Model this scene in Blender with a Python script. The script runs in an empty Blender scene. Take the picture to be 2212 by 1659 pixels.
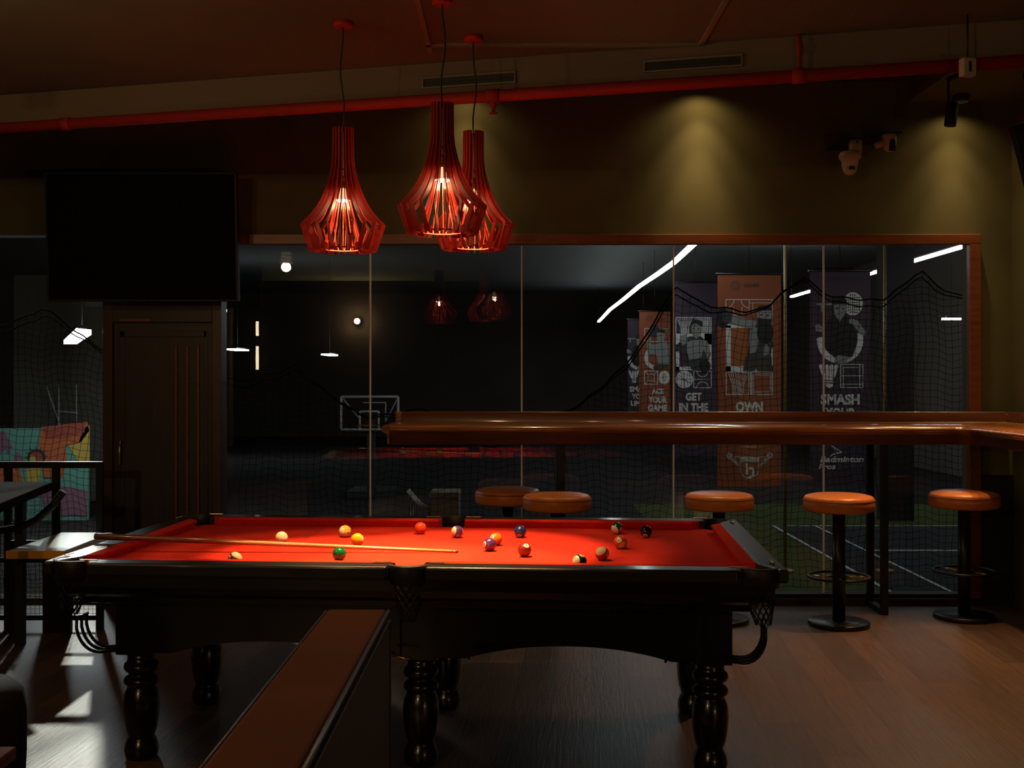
import bpy, math, random
from math import sin, cos, pi, radians, sqrt
from mathutils import Vector, Matrix
random.seed(4)
S = bpy.context.scene
COL = S.collection

# ------------------------------------------------------------------ camera, world, exposure
F = 2450.0                      # focal length in pixels of the 2212x1659 frame
CX, CY, CH = 1106.0, 818.0, 1.57  # vanishing column, horizon row, eye height
cam = bpy.data.cameras.new('camera')
cam.sensor_fit = 'HORIZONTAL'; cam.sensor_width = 36.0
cam.lens = F / 2212 * 36.0
cam.shift_y = -11.5 / 2212
cam.clip_start = 0.05; cam.clip_end = 200
camo = bpy.data.objects.new('camera', cam); COL.objects.link(camo)
camo.location = (0, 0, CH); camo.rotation_euler = (pi / 2, 0, 0)
S.camera = camo
W = bpy.data.worlds.new('world'); S.world = W; W.use_nodes = True
W.node_tree.nodes['Background'].inputs[0].default_value = (1.0, 0.62, 0.32, 1)
W.node_tree.nodes['Background'].inputs[1].default_value = 0.03
S.view_settings.view_transform = 'Standard'
S.view_settings.look = 'None'
S.view_settings.exposure = 0.0
S.view_settings.gamma = 1.0
S.view_settings.use_curve_mapping = False
S.cycles.max_bounces = 8
S.cycles.transparent_max_bounces = 24
S.cycles.sample_clamp_indirect = 4.0

def px(x, y, Y):
    """point of the plane at depth Y seen at a place of the frame"""
    return Vector(((x - CX) * Y / F, Y, CH - (y - CY) * Y / F))
def pz(x, y, z):
    """point at height z seen at a place of the frame"""
    Y = F * (CH - z) / (y - CY)
    return Vector(((x - CX) * Y / F, Y, z))

# ------------------------------------------------------------------ materials
MATS = {}
def nt(name):
    m = bpy.data.materials.new(name); m.use_nodes = True
    n = m.node_tree
    return m, n, n.nodes['Principled BSDF']
def mat(name, col, rough=.5, metal=0., coat=0., spec=.5, var=0., scale=8., stretch=(1, 1, 1), bump=0., emit=None, estr=0.):
    if name in MATS: return MATS[name]
    m, n, b = nt(name)
    b.inputs['Base Color'].default_value = (*col, 1)
    b.inputs['Roughness'].default_value = rough
    b.inputs['Metallic'].default_value = metal
    b.inputs['Coat Weight'].default_value = coat
    b.inputs['Coat Roughness'].default_value = .08
    b.inputs['Specular IOR Level'].default_value = spec
    if emit:
        b.inputs['Emission Color'].default_value = (*emit, 1)
        b.inputs['Emission Strength'].default_value = estr
    if var or bump:
        tc = n.nodes.new('ShaderNodeTexCoord'); mp = n.nodes.new('ShaderNodeMapping')
        mp.inputs['Scale'].default_value = stretch
        no = n.nodes.new('ShaderNodeTexNoise'); no.inputs['Scale'].default_value = scale; no.inputs['Detail'].default_value = 6
        n.links.new(tc.outputs['Object'], mp.inputs[0]); n.links.new(mp.outputs[0], no.inputs['Vector'])
        if var:
            r = n.nodes.new('ShaderNodeValToRGB')
            r.color_ramp.elements[0].position = .3; r.color_ramp.elements[1].position = .7
            r.color_ramp.elements[0].color = (*[c * (1 - var) for c in col], 1)
            r.color_ramp.elements[1].color = (*[min(1, c * (1 + var)) for c in col], 1)
            n.links.new(no.outputs[0], r.inputs[0]); n.links.new(r.outputs[0], b.inputs['Base Color'])
        if bump:
            bp = n.nodes.new('ShaderNodeBump'); bp.inputs['Strength'].default_value = bump; bp.inputs['Distance'].default_value = .01
            n.links.new(no.outputs[0], bp.inputs['Height']); n.links.new(bp.outputs[0], b.inputs['Normal'])
    MATS[name] = m
    return m
def glow(name, col, s):
    return mat(name, (0, 0, 0), .5, emit=col, estr=s)

def floor_mat():
    m, n, b = nt('wood_plank_floor')
    tc = n.nodes.new('ShaderNodeTexCoord'); mp = n.nodes.new('ShaderNodeMapping')
    mp.inputs['Rotation'].default_value = (0, 0, pi / 2 + .07)
    br = n.nodes.new('ShaderNodeTexBrick')
    br.inputs['Color1'].default_value = (.070, .040, .027, 1); br.inputs['Color2'].default_value = (.130, .070, .043, 1)
    br.inputs['Mortar'].default_value = (.03, .022, .018, 1); br.inputs['Scale'].default_value = 1
    br.inputs['Mortar Size'].default_value = .0016; br.inputs['Brick Width'].default_value = 1.2; br.inputs['Row Height'].default_value = .19
    br.offset = .37
    n.links.new(tc.outputs['Object'], mp.inputs[0]); n.links.new(mp.outputs[0], br.inputs['Vector'])
    m2 = n.nodes.new('ShaderNodeMapping'); m2.inputs['Scale'].default_value = (1.2, 22, 1)
    n.links.new(mp.outputs[0], m2.inputs[0])
    no = n.nodes.new('ShaderNodeTexNoise'); no.inputs['Scale'].default_value = 3.2; no.inputs['Detail'].default_value = 8; no.inputs['Distortion'].default_value = 1.0
    n.links.new(m2.outputs[0], no.inputs['Vector'])
    r = n.nodes.new('ShaderNodeValToRGB'); r.color_ramp.elements[0].position = .3; r.color_ramp.elements[1].position = .72
    r.color_ramp.elements[0].color = (.62, .62, .62, 1); r.color_ramp.elements[1].color = (1.25, 1.25, 1.25, 1)
    n.links.new(no.outputs[0], r.inputs[0])
    mx = n.nodes.new('ShaderNodeMix'); mx.data_type = 'RGBA'; mx.blend_type = 'MULTIPLY'; mx.inputs[0].default_value = .8
    n.links.new(br.outputs['Color'], mx.inputs[6]); n.links.new(r.outputs[0], mx.inputs[7])
    n.links.new(mx.outputs[2], b.inputs['Base Color'])
    bp = n.nodes.new('ShaderNodeBump'); bp.inputs['Strength'].default_value = .35; bp.inputs['Distance'].default_value = .004
    n.links.new(no.outputs[0], bp.inputs['Height']); n.links.new(bp.outputs[0], b.inputs['Normal'])
    b.inputs['Roughness'].default_value = .42
    return m
def glass_mat():
    m = bpy.data.materials.new('clear_glass'); m.use_nodes = True; n = m.node_tree
    n.nodes.remove(n.nodes['Principled BSDF'])
    out = n.nodes['Material Output']
    lw = n.nodes.new('ShaderNodeLayerWeight'); lw.inputs[0].default_value = .5
    p = n.nodes.new('ShaderNodeMath'); p.operation = 'POWER'; p.inputs[1].default_value = 4
    a = n.nodes.new('ShaderNodeMath'); a.operation = 'MULTIPLY_ADD'; a.inputs[1].default_value = .9; a.inputs[2].default_value = .05
    n.links.new(lw.outputs['Facing'], p.inputs[0]); n.links.new(p.outputs[0], a.inputs[0])
    t = n.nodes.new('ShaderNodeBsdfTransparent'); t.inputs[0].default_value = (.93, .95, .94, 1)
    g = n.nodes.new('ShaderNodeBsdfGlossy'); g.inputs['Roughness'].default_value = .0
    mx = n.nodes.new('ShaderNodeMixShader')
    n.links.new(a.outputs[0], mx.inputs[0]); n.links.new(t.outputs[0], mx.inputs[1]); n.links.new(g.outputs[0], mx.inputs[2])
    n.links.new(mx.outputs[0], out.inputs[0])
    return m
def ball_mat(name, col, stripe):
    m, n, b = nt(name)
    cream = (.80, .66, .42, 1)
    b.inputs['Roughness'].default_value = .12; b.inputs['Coat Weight'].default_value = .6; b.inputs['Coat Roughness'].default_value = .03
    if not stripe:
        b.inputs['Base Color'].default_value = (*col, 1); return m
    tc = n.nodes.new('ShaderNodeTexCoord'); sp = n.nodes.new('ShaderNodeSeparateXYZ')
    ab = n.nodes.new('ShaderNodeMath'); ab.operation = 'ABSOLUTE'
    gt = n.nodes.new('ShaderNodeMath'); gt.operation = 'GREATER_THAN'; gt.inputs[1].default_value = .0165
    mx = n.nodes.new('ShaderNodeMix'); mx.data_type = 'RGBA'
    mx.inputs[6].default_value = (*col, 1); mx.inputs[7].default_value = cream
    n.links.new(tc.outputs['Object'], sp.inputs[0]); n.links.new(sp.outputs[2], ab.inputs[0]); n.links.new(ab.outputs[0], gt.inputs[0])
    n.links.new(gt.outputs[0], mx.inputs[0]); n.links.new(mx.outputs[2], b.inputs['Base Color'])
    return m
GLASS = glass_mat()
M_cloth = mat('red_cloth', (.62, .028, .012), .95, spec=.1, var=.08, scale=60)
M_tblack = mat('black_lacquered_wood', (.006, .0045, .004), .25, coat=.35, var=.3, scale=5, stretch=(1, 8, 8))
M_railw = mat('dark_rail_wood', (.010, .007, .005), .42, coat=.32, spec=.35, var=.4, scale=6, stretch=(1, 10, 10))
M_leather = mat('black_leather', (.007, .0055, .005), .5, bump=.05, scale=160)
M_brass = mat('brass', (.75, .48, .18), .25, 1.)
M_chrome = mat('bright_metal', (.75, .72, .68), .2, 1.)
M_black = mat('black_metal', (.012, .011, .010), .35, .3)
M_matblk = mat('matte_black', (.010, .009, .008), .6)
M_wood = mat('lacquered_counter_wood', (.23, .075, .018), .22, coat=.8, var=.45, scale=3, stretch=(1, 14, 14))
M_trimw = mat('red_brown_trim_wood', (.17, .045, .014), .38, var=.25, scale=4, stretch=(1, 8, 8))
M_doorw = mat('dark_door_wood', (.022, .012, .007), .45, var=.3, scale=4, stretch=(8, 8, 1))
M_frame2 = mat('door_frame_wood', (.045, .016, .008), .4, var=.25, scale=4, stretch=(8, 8, 1))
M_olive = mat('olive_wall_paint', (.086, .074, .028), .85, var=.10, scale=3)
M_ceil = mat('brown_grey_ceiling', (.080, .112, .070), .9, var=.05, scale=2)
M_beam = mat('ceiling_beam_paint', (.14, .10, .07), .9)
M_redpipe = mat('red_pipe_paint', (.26, .018, .011), .7, spec=.2)
M_redlamp = mat('red_lamp_paint', (.34, .024, .012), .5, spec=.2)
M_tan = mat('tan_leather', (.66, .19, .030), .38, bump=.12, scale=40, var=.1)
M_white = mat('white_paint', (.75, .73, .70), .5)
M_cam = mat('white_camera_shell', (.42, .33, .27), .5)
M_grey = mat('pale_silicone', (.95, .95, .90), .4)
M_hall = mat('dark_hall_paint', (.085, .070, .060), .9, var=.2, scale=.7)
M_hallf = mat('dark_hall_floor', (.026, .021, .023), .95, spec=.1, var=.1, scale=2)
M_slate = mat('slate_court_floor', (.034, .034, .038), .95, spec=.1)
M_line = mat('white_court_paint', (.55, .55, .53), .7)
M_net = mat('black_cord', (.003, .003, .003), .9, spec=.05)
M_orange = mat('orange_banner', (.34, .085, .03), .7)
M_purple = mat('purple_banner', (.060, .035, .058), .7)
M_inkw = mat('pale_print', (.80, .79, .74), .7)
M_inkg = mat('mid_grey_print', (.30, .30, .285), .7)
M_inkd = mat('dark_grey_print', (.055, .055, .055), .7)
M_inkb = mat('near_black_print', (.018, .016, .016), .7)
M_inko = mat('bright_orange_print', (.42, .12, .03), .7)
M_yel = mat('yellow_edge', (.85, .42, .008), .4)
M_ledge = mat('white_laminate', (.72, .70, .66), .28, coat=.3)
M_par = mat('brown_laminate', (.20, .064, .024), .75, spec=.15, var=.12, scale=3)
M_pars = mat('dark_brown_panel', (.075, .055, .042), .6)

# ------------------------------------------------------------------ mesh builder
class MB:
    def __init__(s): s.v = []; s.f = []; s.m = []; s.sm = []
    def add(s, vs, fs, mi=0, smooth=False):
        o = len(s.v); s.v += [tuple(v) for v in vs]
        for f in fs: s.f.append(tuple(i + o for i in f)); s.m.append(mi); s.sm.append(smooth)
        return s
    def box(s, x0, x1, y0, y1, z0, z1, mi=0, M=None):
        vs = [Vector((x, y, z)) for z in (z0, z1) for y in (y0, y1) for x in (x0, x1)]
        if M: vs = [M @ v for v in vs]
        return s.add(vs, [(0, 2, 3, 1), (4, 5, 7, 6), (0, 1, 5, 4), (2, 6, 7, 3), (0, 4, 6, 2), (1, 3, 7, 5)], mi)
    def loft(s, rings, mi=0, closed=False, caps=True, smooth=True):
        n = len(rings[0]); vs = [p for r in rings for p in r]; fs = []
        k = len(rings)
        for i in range(k if closed else k - 1):
            a, b = i * n, ((i + 1) % k) * n
            for j in range(n): fs.append((a + j, a + (j + 1) % n, b + (j + 1) % n, b + j))
        s.add(vs, fs, mi, smooth)
        if caps and not closed:
            s.add(rings[0], [tuple(range(n))[::-1]], mi); s.add(rings[-1], [tuple(range(n))], mi)
        return s
    def lathe(s, prof, n=32, c=(0, 0, 0), mi=0, M=None, smooth=True):
        c = Vector(c); rings = []
        for r, z in prof:
            ring = [Vector((r * cos(2 * pi * j / n), r * sin(2 * pi * j / n), z)) for j in range(n)]
            rings.append([(M @ p if M else p) + c for p in ring])
        return s.loft(rings, mi, smooth=smooth)
    def tube(s, pts, r, n=8, closed=False, mi=0):
        pts = [Vector(p) for p in pts]; rings = []; k = len(pts)
        rs = r if isinstance(r, (list, tuple)) else [r] * k
        up = None
        for i, p in enumerate(pts):
            a = pts[(i - 1) % k] if (closed or i > 0) else p
            b = pts[(i + 1) % k] if (closed or i < k - 1) else p
            t = (b - a).normalized()
            if up is None:
                up = Vector((0, 0, 1)) if abs(t.z) < .9 else Vector((1, 0, 0))
            u = (up - t * up.dot(t)).normalized(); w = t.cross(u); up = u
            rings.append([p + (u * cos(2 * pi * j / n) + w * sin(2 * pi * j / n)) * rs[i] for j in range(n)])
        return s.loft(rings, mi, closed)
    def ring(s, c, R, r, n=40, m=8, mi=0, M=None):
        pts = [Vector((R * cos(2 * pi * i / n), R * sin(2 * pi * i / n), 0)) for i in range(n)]
        pts = [(M @ p if M else p) + Vector(c) for p in pts]
        return s.tube(pts, r, m, True, mi)
    def prism(s, poly, t0, t1, fn, mi=0):
        """poly of 2D points, fn(a, b, t) gives the 3D point"""
        n = len(poly)
        vs = [fn(a, b, t0) for a, b in poly] + [fn(a, b, t1) for a, b in poly]
        fs = [tuple(range(n))[::-1], tuple(range(n, 2 * n))] + [(i, (i + 1) % n, n + (i + 1) % n, n + i) for i in range(n)]
        return s.add(vs, fs, mi)
    def sphere(s, c, r, n=24, m=12, sc=(1, 1, 1), mi=0):
        c = Vector(c)
        rings = [[c + Vector((sc[0] * r * sin(pi * i / m) * cos(2 * pi * j / n), sc[1] * r * sin(pi * i / m) * sin(2 * pi * j / n), -sc[2] * r * cos(pi * i / m))) for j in range(n)] for i in range(1, m)]
        s.loft(rings, mi, caps=False)
        o = len(s.v)
        s.add([c - Vector((0, 0, sc[2] * r))] + rings[0], [(0, 1 + (j + 1) % n, 1 + j) for j in range(n)], mi, True)
        s.add([c + Vector((0, 0, sc[2] * r))] + rings[-1], [(0, 1 + j, 1 + (j + 1) % n) for j in range(n)], mi, True)
        return s
    def build(s, name, mats, parent=None, loc=None, rot=None, bevel=0., seg=2, weld=True):
        me = bpy.data.meshes.new(name); me.from_pydata(s.v, [], s.f)
        for m in (mats if isinstance(mats, (list, tuple)) else [mats]): me.materials.append(m)
        for p, i, q in zip(me.polygons, s.m, s.sm): p.material_index = i; p.use_smooth = q
        import bmesh
        bm = bmesh.new(); bm.from_mesh(me)
        if weld: bmesh.ops.remove_doubles(bm, verts=bm.verts, dist=1e-6)
        bmesh.ops.recalc_face_normals(bm, faces=bm.faces); bm.to_mesh(me); bm.free()
        o = bpy.data.objects.new(name, me); COL.objects.link(o)
        if parent: o.parent = parent
        if loc is not None: o.location = loc
        if rot is not None: o.rotation_euler = rot
        if bevel:
            b = o.modifiers.new('bevel', 'BEVEL'); b.width = bevel; b.segments = seg; b.limit_method = 'ANGLE'; b.angle_limit = radians(40)
            b.harden_normals = False
        return o
def tag(o, label, cat, group=None):
    o['label'] = label; o['category'] = cat
    if group: o['group'] = group
    return o
def struct(o): o['kind'] = 'structure'; return o
def empty(name, loc, rz=0, label=None, cat=None, group=None):
    o = bpy.data.objects.new(name, None); COL.objects.link(o); o.location = loc; o.rotation_euler = (0, 0, rz); o.empty_display_size = .1
    if label: tag(o, label, cat, group)
    return o
def copy_tree(o, parent=None):
    c = o.copy(); COL.objects.link(c)
    if parent: c.parent = parent
    for ch in list(o.children): copy_tree(ch, c)
    return c
def light(name, kind, loc, power, col, parent=None, **kw):
    l = bpy.data.lights.new(name, kind); l.energy = power; l.color = col
    for k, v in kw.items(): setattr(l, k, v)
    o = bpy.data.objects.new(name, l); COL.objects.link(o); o.location = loc
    if parent: o.parent = parent
    return o
def aim(o, target):
    d = Vector(target) - o.location
    o.rotation_euler = d.to_track_quat('-Z', 'Y').to_euler(); return o
def text_geo(s, bold=0.0, res=4, shear=0.):
    """flat text geometry: verts (2D, centred, unit cap height) and faces"""
    cu = bpy.data.curves.new('t', 'FONT'); cu.body = s; cu.resolution_u = res; cu.offset = bold; cu.shear = shear
    cu.fill_mode = 'FRONT'; cu.align_x = 'LEFT'; cu.size = 1
    o = bpy.data.objects.new('t', cu); COL.objects.link(o)
    dg = bpy.context.evaluated_depsgraph_get(); dg.update()
    ev = o.evaluated_get(dg); me = ev.to_mesh()
    vs = [(v.co.x, v.co.y) for v in me.vertices]; fs = [tuple(p.vertices) for p in me.polygons]
    ev.to_mesh_clear(); bpy.data.objects.remove(o); bpy.data.curves.remove(cu)
    x0 = min(v[0] for v in vs); x1 = max(v[0] for v in vs); y0 = min(v[1] for v in vs); y1 = max(v[1] for v in vs)
    return [((x - x0) / (x1 - x0), (y - y0) / (y1 - y0)) for x, y in vs], fs, (x1 - x0) / (y1 - y0)

# ------------------------------------------------------------------ the room shell
YW = 7.90     # face of the window wall
XR, XL, YF = 3.48, -4.30, -1.60
ZC, ZB = 3.08, 3.64
BM, BY = -.261, 5.33   # the beam line Y = BY + BM * X
def by(X): return BY + BM * X
struct(MB().box(XL - .1, XR + .1, YF - .1, 8.02, -.08, 0).build('floor', floor_mat()))
b = MB()
b.box(XL, XR, YW, YW + .16, 2.57, ZB)
b.box(3.20, XR, YW, YW + .16, 0, 2.57)
b.box(-4.3, -2.83, YW, YW + .16, 0, .04)
struct(b.build('wall_back', M_olive))
struct(MB().box(XR, XR + .12, YF, YW + .16, 0, ZB + .2).build('wall_right', M_olive))
struct(MB().box(XL - .12, XL, YF, YW + .16, 0, ZB + .2).build('wall_left', M_olive))
struct(MB().box(XL, XR, YF - .12, YF, 0, ZC).build('wall_front', mat('charcoal_wall', (.012, .010, .008), .9)))
lo = [(XL, YF), (XR, YF), (XR, by(XR)), (XL, by(XL))]
c = struct(MB().prism(lo, ZC, ZC + .1, lambda a, b_, t: (a, b_, t)).build('ceiling', M_ceil))
up = [(XL, by(XL) + .1), (XR, by(XR) + .1), (XR, YW + .16), (XL, YW + .16)]
b = MB().prism(up, ZB, ZB + .1, lambda a, b_, t: (a, b_, t))
struct(b.build('ceiling_upper', mat('dark_upper_ceiling', (.03, .025, .022), .9)))
fb = [(XL, by(XL)), (XR, by(XR)), (XR, by(XR) + .1), (XL, by(XL) + .1)]
struct(MB().prism(fb, 2.905, ZB + .1, lambda a, b_, t: (a, b_, t)).build('trim_1', M_beam))
# flush panel outline on the ceiling
b = MB()
for (x0, x1, y0, y1) in ((-.385, -.365, 3.2, 5.22), (.84, .86, 3.2, 5.12), (-.385, .86, 5.10, 5.125)):
    b.box(x0, x1, y0, y1, ZC - .012, ZC)
struct(b.build('trim_2', mat('ceiling_joint_strip', (.14, .15, .10), .8)))
# window frame wood
struct(MB().box(-2.01, 3.245, 7.84, YW, 2.50, 2.57).build('trim_3', M_trimw, bevel=.004))
struct(MB().box(3.165, 3.245, 7.84, YW, .05, 2.50).build('trim_4', M_trimw, bevel=.004))
struct(MB().box(-2.01, 3.2, 7.86, YW + .09, .0, .045).build('baseboard_back', M_frame2, bevel=.003))
struct(MB().box(3.2, XR, 7.86, YW, .0, .9).build('trim_5', M_matblk, bevel=.003))
struct(MB().box(-2.01, 3.2, YW + .0, YW + .1, .045, .07).build('trim_6', M_matblk))
# glass panes
PX = [-2.005, -.993, .068, 1.132, 2.184, 3.19]
for i in range(5):
    g = struct(MB().box(PX[i] + .005, PX[i + 1] - .005, 7.945, 7.957, .07, 2.56).build('window_%d' % (i + 1), GLASS))
    if i < 4:
        MB().box(PX[i + 1] - .005, PX[i + 1] + .005, 7.943, 7.961, .07, 2.50).build('glazing_seal', M_grey, g)
g = struct(MB().box(-4.28, -2.84, 7.945, 7.957, .04, 2.56).build('window_6', GLASS))
# the dark door between the panes
d = struct(empty('door_1', (-2.42, YW, 0)))
MB().box(-.41, -.345, -.06, .10, 0, 2.57).build('door_post', M_frame2, d, bevel=.004)
MB().box(.345, .41, -.06, .10, 0, 2.57).build('door_post', M_frame2, d, bevel=.004)
MB().box(-.345, .345, -.06, .10, 1.96, 2.57).build('transom_panel', M_doorw, d, bevel=.003)
b = MB().box(-.345, .345, -.02, .03, 0, 1.96)
b.box(-.30, .30, -.028, -.02, .25, .30).box(-.30, .30, -.028, -.02, 1.86, 1.9)
b.box(-.30, -.27, -.028, -.02, .25, 1.9).box(.28, .31, -.028, -.02, .25, 1.9)
b.build('door_leaf', M_doorw, d, bevel=.002)
for x in (.090, .168, .243):
    MB().box(x - .008, x + .008, -.04, -.02, .35, 1.80).build('groove_strip', M_trimw, d, bevel=.002)
MB().box(-.29, -.075, -.075, -.06, 1.963, 1.985).build('name_plate', M_trimw, d, bevel=.002)
MB().tube([(-.29, -.02, .98), (-.29, -.07, .98), (-.29, -.07, 1.14), (-.29, -.02, 1.14)], .009).build('handle', M_chrome, d)

# ------------------------------------------------------------------ ceiling things
rp = empty('sprinkler_pipe', (0, by(0) - .035, 2.895), math.atan(BM), 'red sprinkler pipe running along the foot of the ceiling beam', 'pipe')
MB().tube([(-4.35, 0, 0), (3.55, 0, 0)], .028, 16).build('pipe', M_redpipe, rp)
for x, dz in ((-.09, 1), (1.30, 0), (-2.4, 0)):
    MB().lathe([(.030, -.03), (.033, -.03), (.033, .03), (.030, .03)], 16, M=Matrix.Rotation(pi / 2, 4, 'Y'), c=(x, 0, 0)).build('coupling', M_redpipe, rp)
b = MB().lathe([(.012, -.02), (.016, -.03), (.016, -.05), (.010, -.055), (.008, -.075), (.020, -.079), (.020, -.082), (.004, -.084)], 16, (-.09, 0, 0))
b.build('sprinkler_head', M_redpipe, rp)
b = MB().lathe([(.007, .02), (.007, .10), (.014, .11), (.014, .14), (.007, .15), (.007, .185)], 12, (1.30, 0, 0)); b.build('hanger_rod', M_redpipe, rp)
def diffuser(name, p0, p1, w, label):
    a = math.atan2(p1[1] - p0[1], p1[0] - p0[0]); L = (Vector(p1) - Vector(p0)).length
    e = empty(name, p0, a, label, 'air vent', 'slot diffusers along the ceiling beam')
    b = MB()
    h = .055
    b.box(0, L, -.012, 0, -h / 2, -h / 2 + .008).box(0, L, -.012, 0, h / 2 - .008, h / 2).box(0, .008, -.012, 0, -h / 2 + .008, h / 2 - .008).box(L - .008, L, -.012, 0, -h / 2 + .008, h / 2 - .008)
    b.build('frame', mat('dull_grey_metal', (.15, .13, .10), .7), e)
    b = MB().box(.008, L - .008, -.004, -.001, -h / 2 + .008, h / 2 - .008)
    b.box(.008, L - .008, -.009, -.004, -.003, .003)
    b.build('slot', M_matblk, e)
diffuser('slot_diffuser', (-.43, by(-.43), 2.985), (.02, by(.02), 2.985), .05, 'slot air diffuser on the ceiling beam just behind the pendant lamp cords')
diffuser('slot_diffuser', (.6, by(.6), 2.99), (1.03, by(1.03), 2.99), .05, 'slot air diffuser on the ceiling beam right of the pendant lamps')

# white sensor box at the upper right, on the pipe
p = px(2090, 146, 4.70)
e = empty('sensor_box', p, .18, 'small white box with a dark slot hanging by the red pipe at upper right', 'sensor')
MB().box(-.03, .03, -.02, .02, -.038, .038).build('case', M_cam, e, bevel=.006)
MB().box(-.006, .006, -.0215, -.0195, -.022, .022).build('slot', M_matblk, e)
MB().tube([(0, 0, .038), (0, 0, ZC - p.z)], .004).build('rod', M_matblk, e)

# downlights over the window wall
LW = (1.0, .70, .31)
def downlight(X, Y, power, label, z=ZB):
    e = empty('downlight', (X, Y, z), 0, label, 'ceiling light', 'black downlights along the window wall')
    b = MB(); n = 24
    prof = [(.046, 0), (.056, 0), (.056, -.045), (.046, -.045)]
    rings = [[Vector((q * cos(2 * pi * j / n), q * sin(2 * pi * j / n), h)) for j in range(n)] for q, h in prof]
    b.loft(rings, closed=True); b.build('housing', M_matblk, e)
    MB().lathe([(.001, -.012), (.040, -.012), (.040, -.004), (.001, -.004)], 20).build('lens', glow('warm_lens', LW, 1), e)
    for nm, f, ang in (('downlight_beam', .62, 46), ('downlight_flood', .30, 76), ('downlight_spill', .075, 150)):
        light(nm, 'SPOT', (0, 0, -.03), power * f, LW, e, spot_size=radians(ang), spot_blend=1.0, shadow_soft_size=.02)
    return e
struct(MB().box(2.76, XR, 6.6, YW, 3.50, ZB).build('trim_7', M_olive))
downlight(1.30, 7.73, 120, 'black ceiling downlight over the middle of the bar counter')
downlight(-.32, 7.73, 62, 'black ceiling downlight behind the pendant lamps')
downlight(3.06, 7.73, 75, 'black ceiling downlight near the right end of the window wall', 3.50)
downlight(3.28, 7.15, 110, 'black ceiling downlight above the right wall', 3.50)

# track light
p = px(2055, 248, 7.0)
e = empty('track_light', (p.x, p.y, p.z), 0, 'black cylinder spotlight on a ceiling track at upper right', 'spotlight')
b = MB().lathe([(.001, -.07), (.034, -.07), (.036, -.065), (.036, .07), (.030, .075), (.001, .075)], 24, M=Matrix.Rotation(.12, 4, 'Y')); b.build('head', M_matblk, e)
l = light('track_beam', 'SPOT', (-.008, 0, -.085), 280, (1, .55, .25), e, spot_size=radians(74), spot_blend=1.0, shadow_soft_size=.03); l.rotation_euler = (radians(-20), .10, 0)
MB().tube([(-.015, 0, .07), (-.018, 0, .13), (-.018, 0, .22)], .008).build('stem', M_matblk, e)
MB().tube([(-.02, 0, .22), (.50, -1.6, .22)], .016, 6).build('track', M_matblk, e)

# two dome cameras on a bracket
e = empty('security_camera', px(1840, 303, 7.55), 0, 'white twin-head security camera, larger and lower of the pair on the wall bracket', 'security camera', 'white cameras on the bracket above the window')
k = 7.55 / F
b = MB().lathe([(.001, -37 * k), (9 * k, -36 * k), (13 * k, -30 * k), (14 * k, -14 * k), (14 * k, -4 * k), (12 * k, 0), (.001, 0)], 24, (8 * k, 0, 0)); b.build('upper_housing', M_cam, e)
b = MB().lathe([(.001, -76 * k), (8 * k, -75 * k), (14 * k, -68 * k), (17 * k, -56 * k), (18 * k, -44 * k), (23 * k, -40 * k), (24 * k, -32 * k), (20 * k, -26 * k), (.001, -25 * k)], 28, (-5 * k, -.01, 0)); b.build('lower_housing', M_cam, e)
MB().box(-11 * k, 0 * k, -.062, -.052, -66 * k, -59 * k).build('lens_window', M_matblk, e)
MB().ring((-5 * k, -.045, -60 * k), 11 * k, .004, M=Matrix.Rotation(radians(65), 4, 'X')).build('bezel', M_cam, e)
MB().box(5 * k, 10 * k, -14 * k - .004, -14 * k + .004, -9 * k, -4 * k).build('sensor_window', M_matblk, e)
MB().box(-24 * k, 38 * k, -.06, .35, 0, .008).build('mounting_plate', M_black, e, bevel=.002)
e = empty('security_camera', px(1921, 290, 7.55), 0, 'white dome security camera with a dark slot, right one of the bracket pair', 'security camera', 'white cameras on the bracket above the window')
b = MB().lathe([(.001, -39 * k), (7 * k, -37 * k), (12 * k, -31 * k), (15 * k, -20 * k), (15 * k, -4 * k), (14 * k, 0), (.001, 0)], 24); b.build('dome', M_cam, e)
b = MB()
for i in range(7):
    a0, a1 = -38 + i * 3.6, -38 + (i + 1) * 3.6
    w = 6 * (1 - max(0, (i - 4.5) / 2.5) ** 2)
    b.box(-w * k + 2 * k, w * k + 2 * k, -.05, -.03, a0 * k, a1 * k)
b.build('lens_slot', M_matblk, e)
b = MB().tube([(-30 * k, .02, -24 * k), (-12 * k, .0, -18 * k)], [.02, .024], 14); b.build('side_arm', M_cam, e)
MB().box(-20 * k, 24 * k, -.05, .35, 0, .008).build('mounting_plate', M_black, e, bevel=.002)

# television edge on the right wall
p = px(2187, 271, 6.5)
e = empty('television', p, 0, 'dark television tilted on an arm by the right wall at the frame edge', 'television', 'dark televisions')
kk = 6.5 / F
ca, sa = cos(radians(14)), sin(radians(14))
poly = [(0, 0), (.32 * ca, .32 * sa), (.32 * ca + .62 * sa, .32 * sa - .62 * ca), (.62 * sa, -.62 * ca)]
MB().prism(poly, 0, .05, lambda a, z, t: Vector((a, t, z))).build('case', M_matblk, e, bevel=.004)
MB().tube([(.25, .05, -.30), (.36, .12, -.30), (XR - p.x - .005, .12, -.30)], .02, 10).build('bracket', M_matblk, e)
# dark television above the door
e = empty('television', (-2.45, 7.66, 2.09), .0, 'large dark television hanging above the door at the left', 'television', 'dark televisions')
R = Matrix.Rotation(radians(4), 4, 'X')
MB().box(-.66, .62, -.07, -.02, 0, .86, M=R).build('case', M_matblk, e, bevel=.006)
MB().box(-.645, .605, -.075, -.069, .015, .845, M=R).build('screen', mat('dark_screen', (.003, .003, .003), .8, spec=.08), e)
MB().box(-.15, .15, -.03, .24, .35, .55).build('bracket', M_matblk, e)

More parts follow.
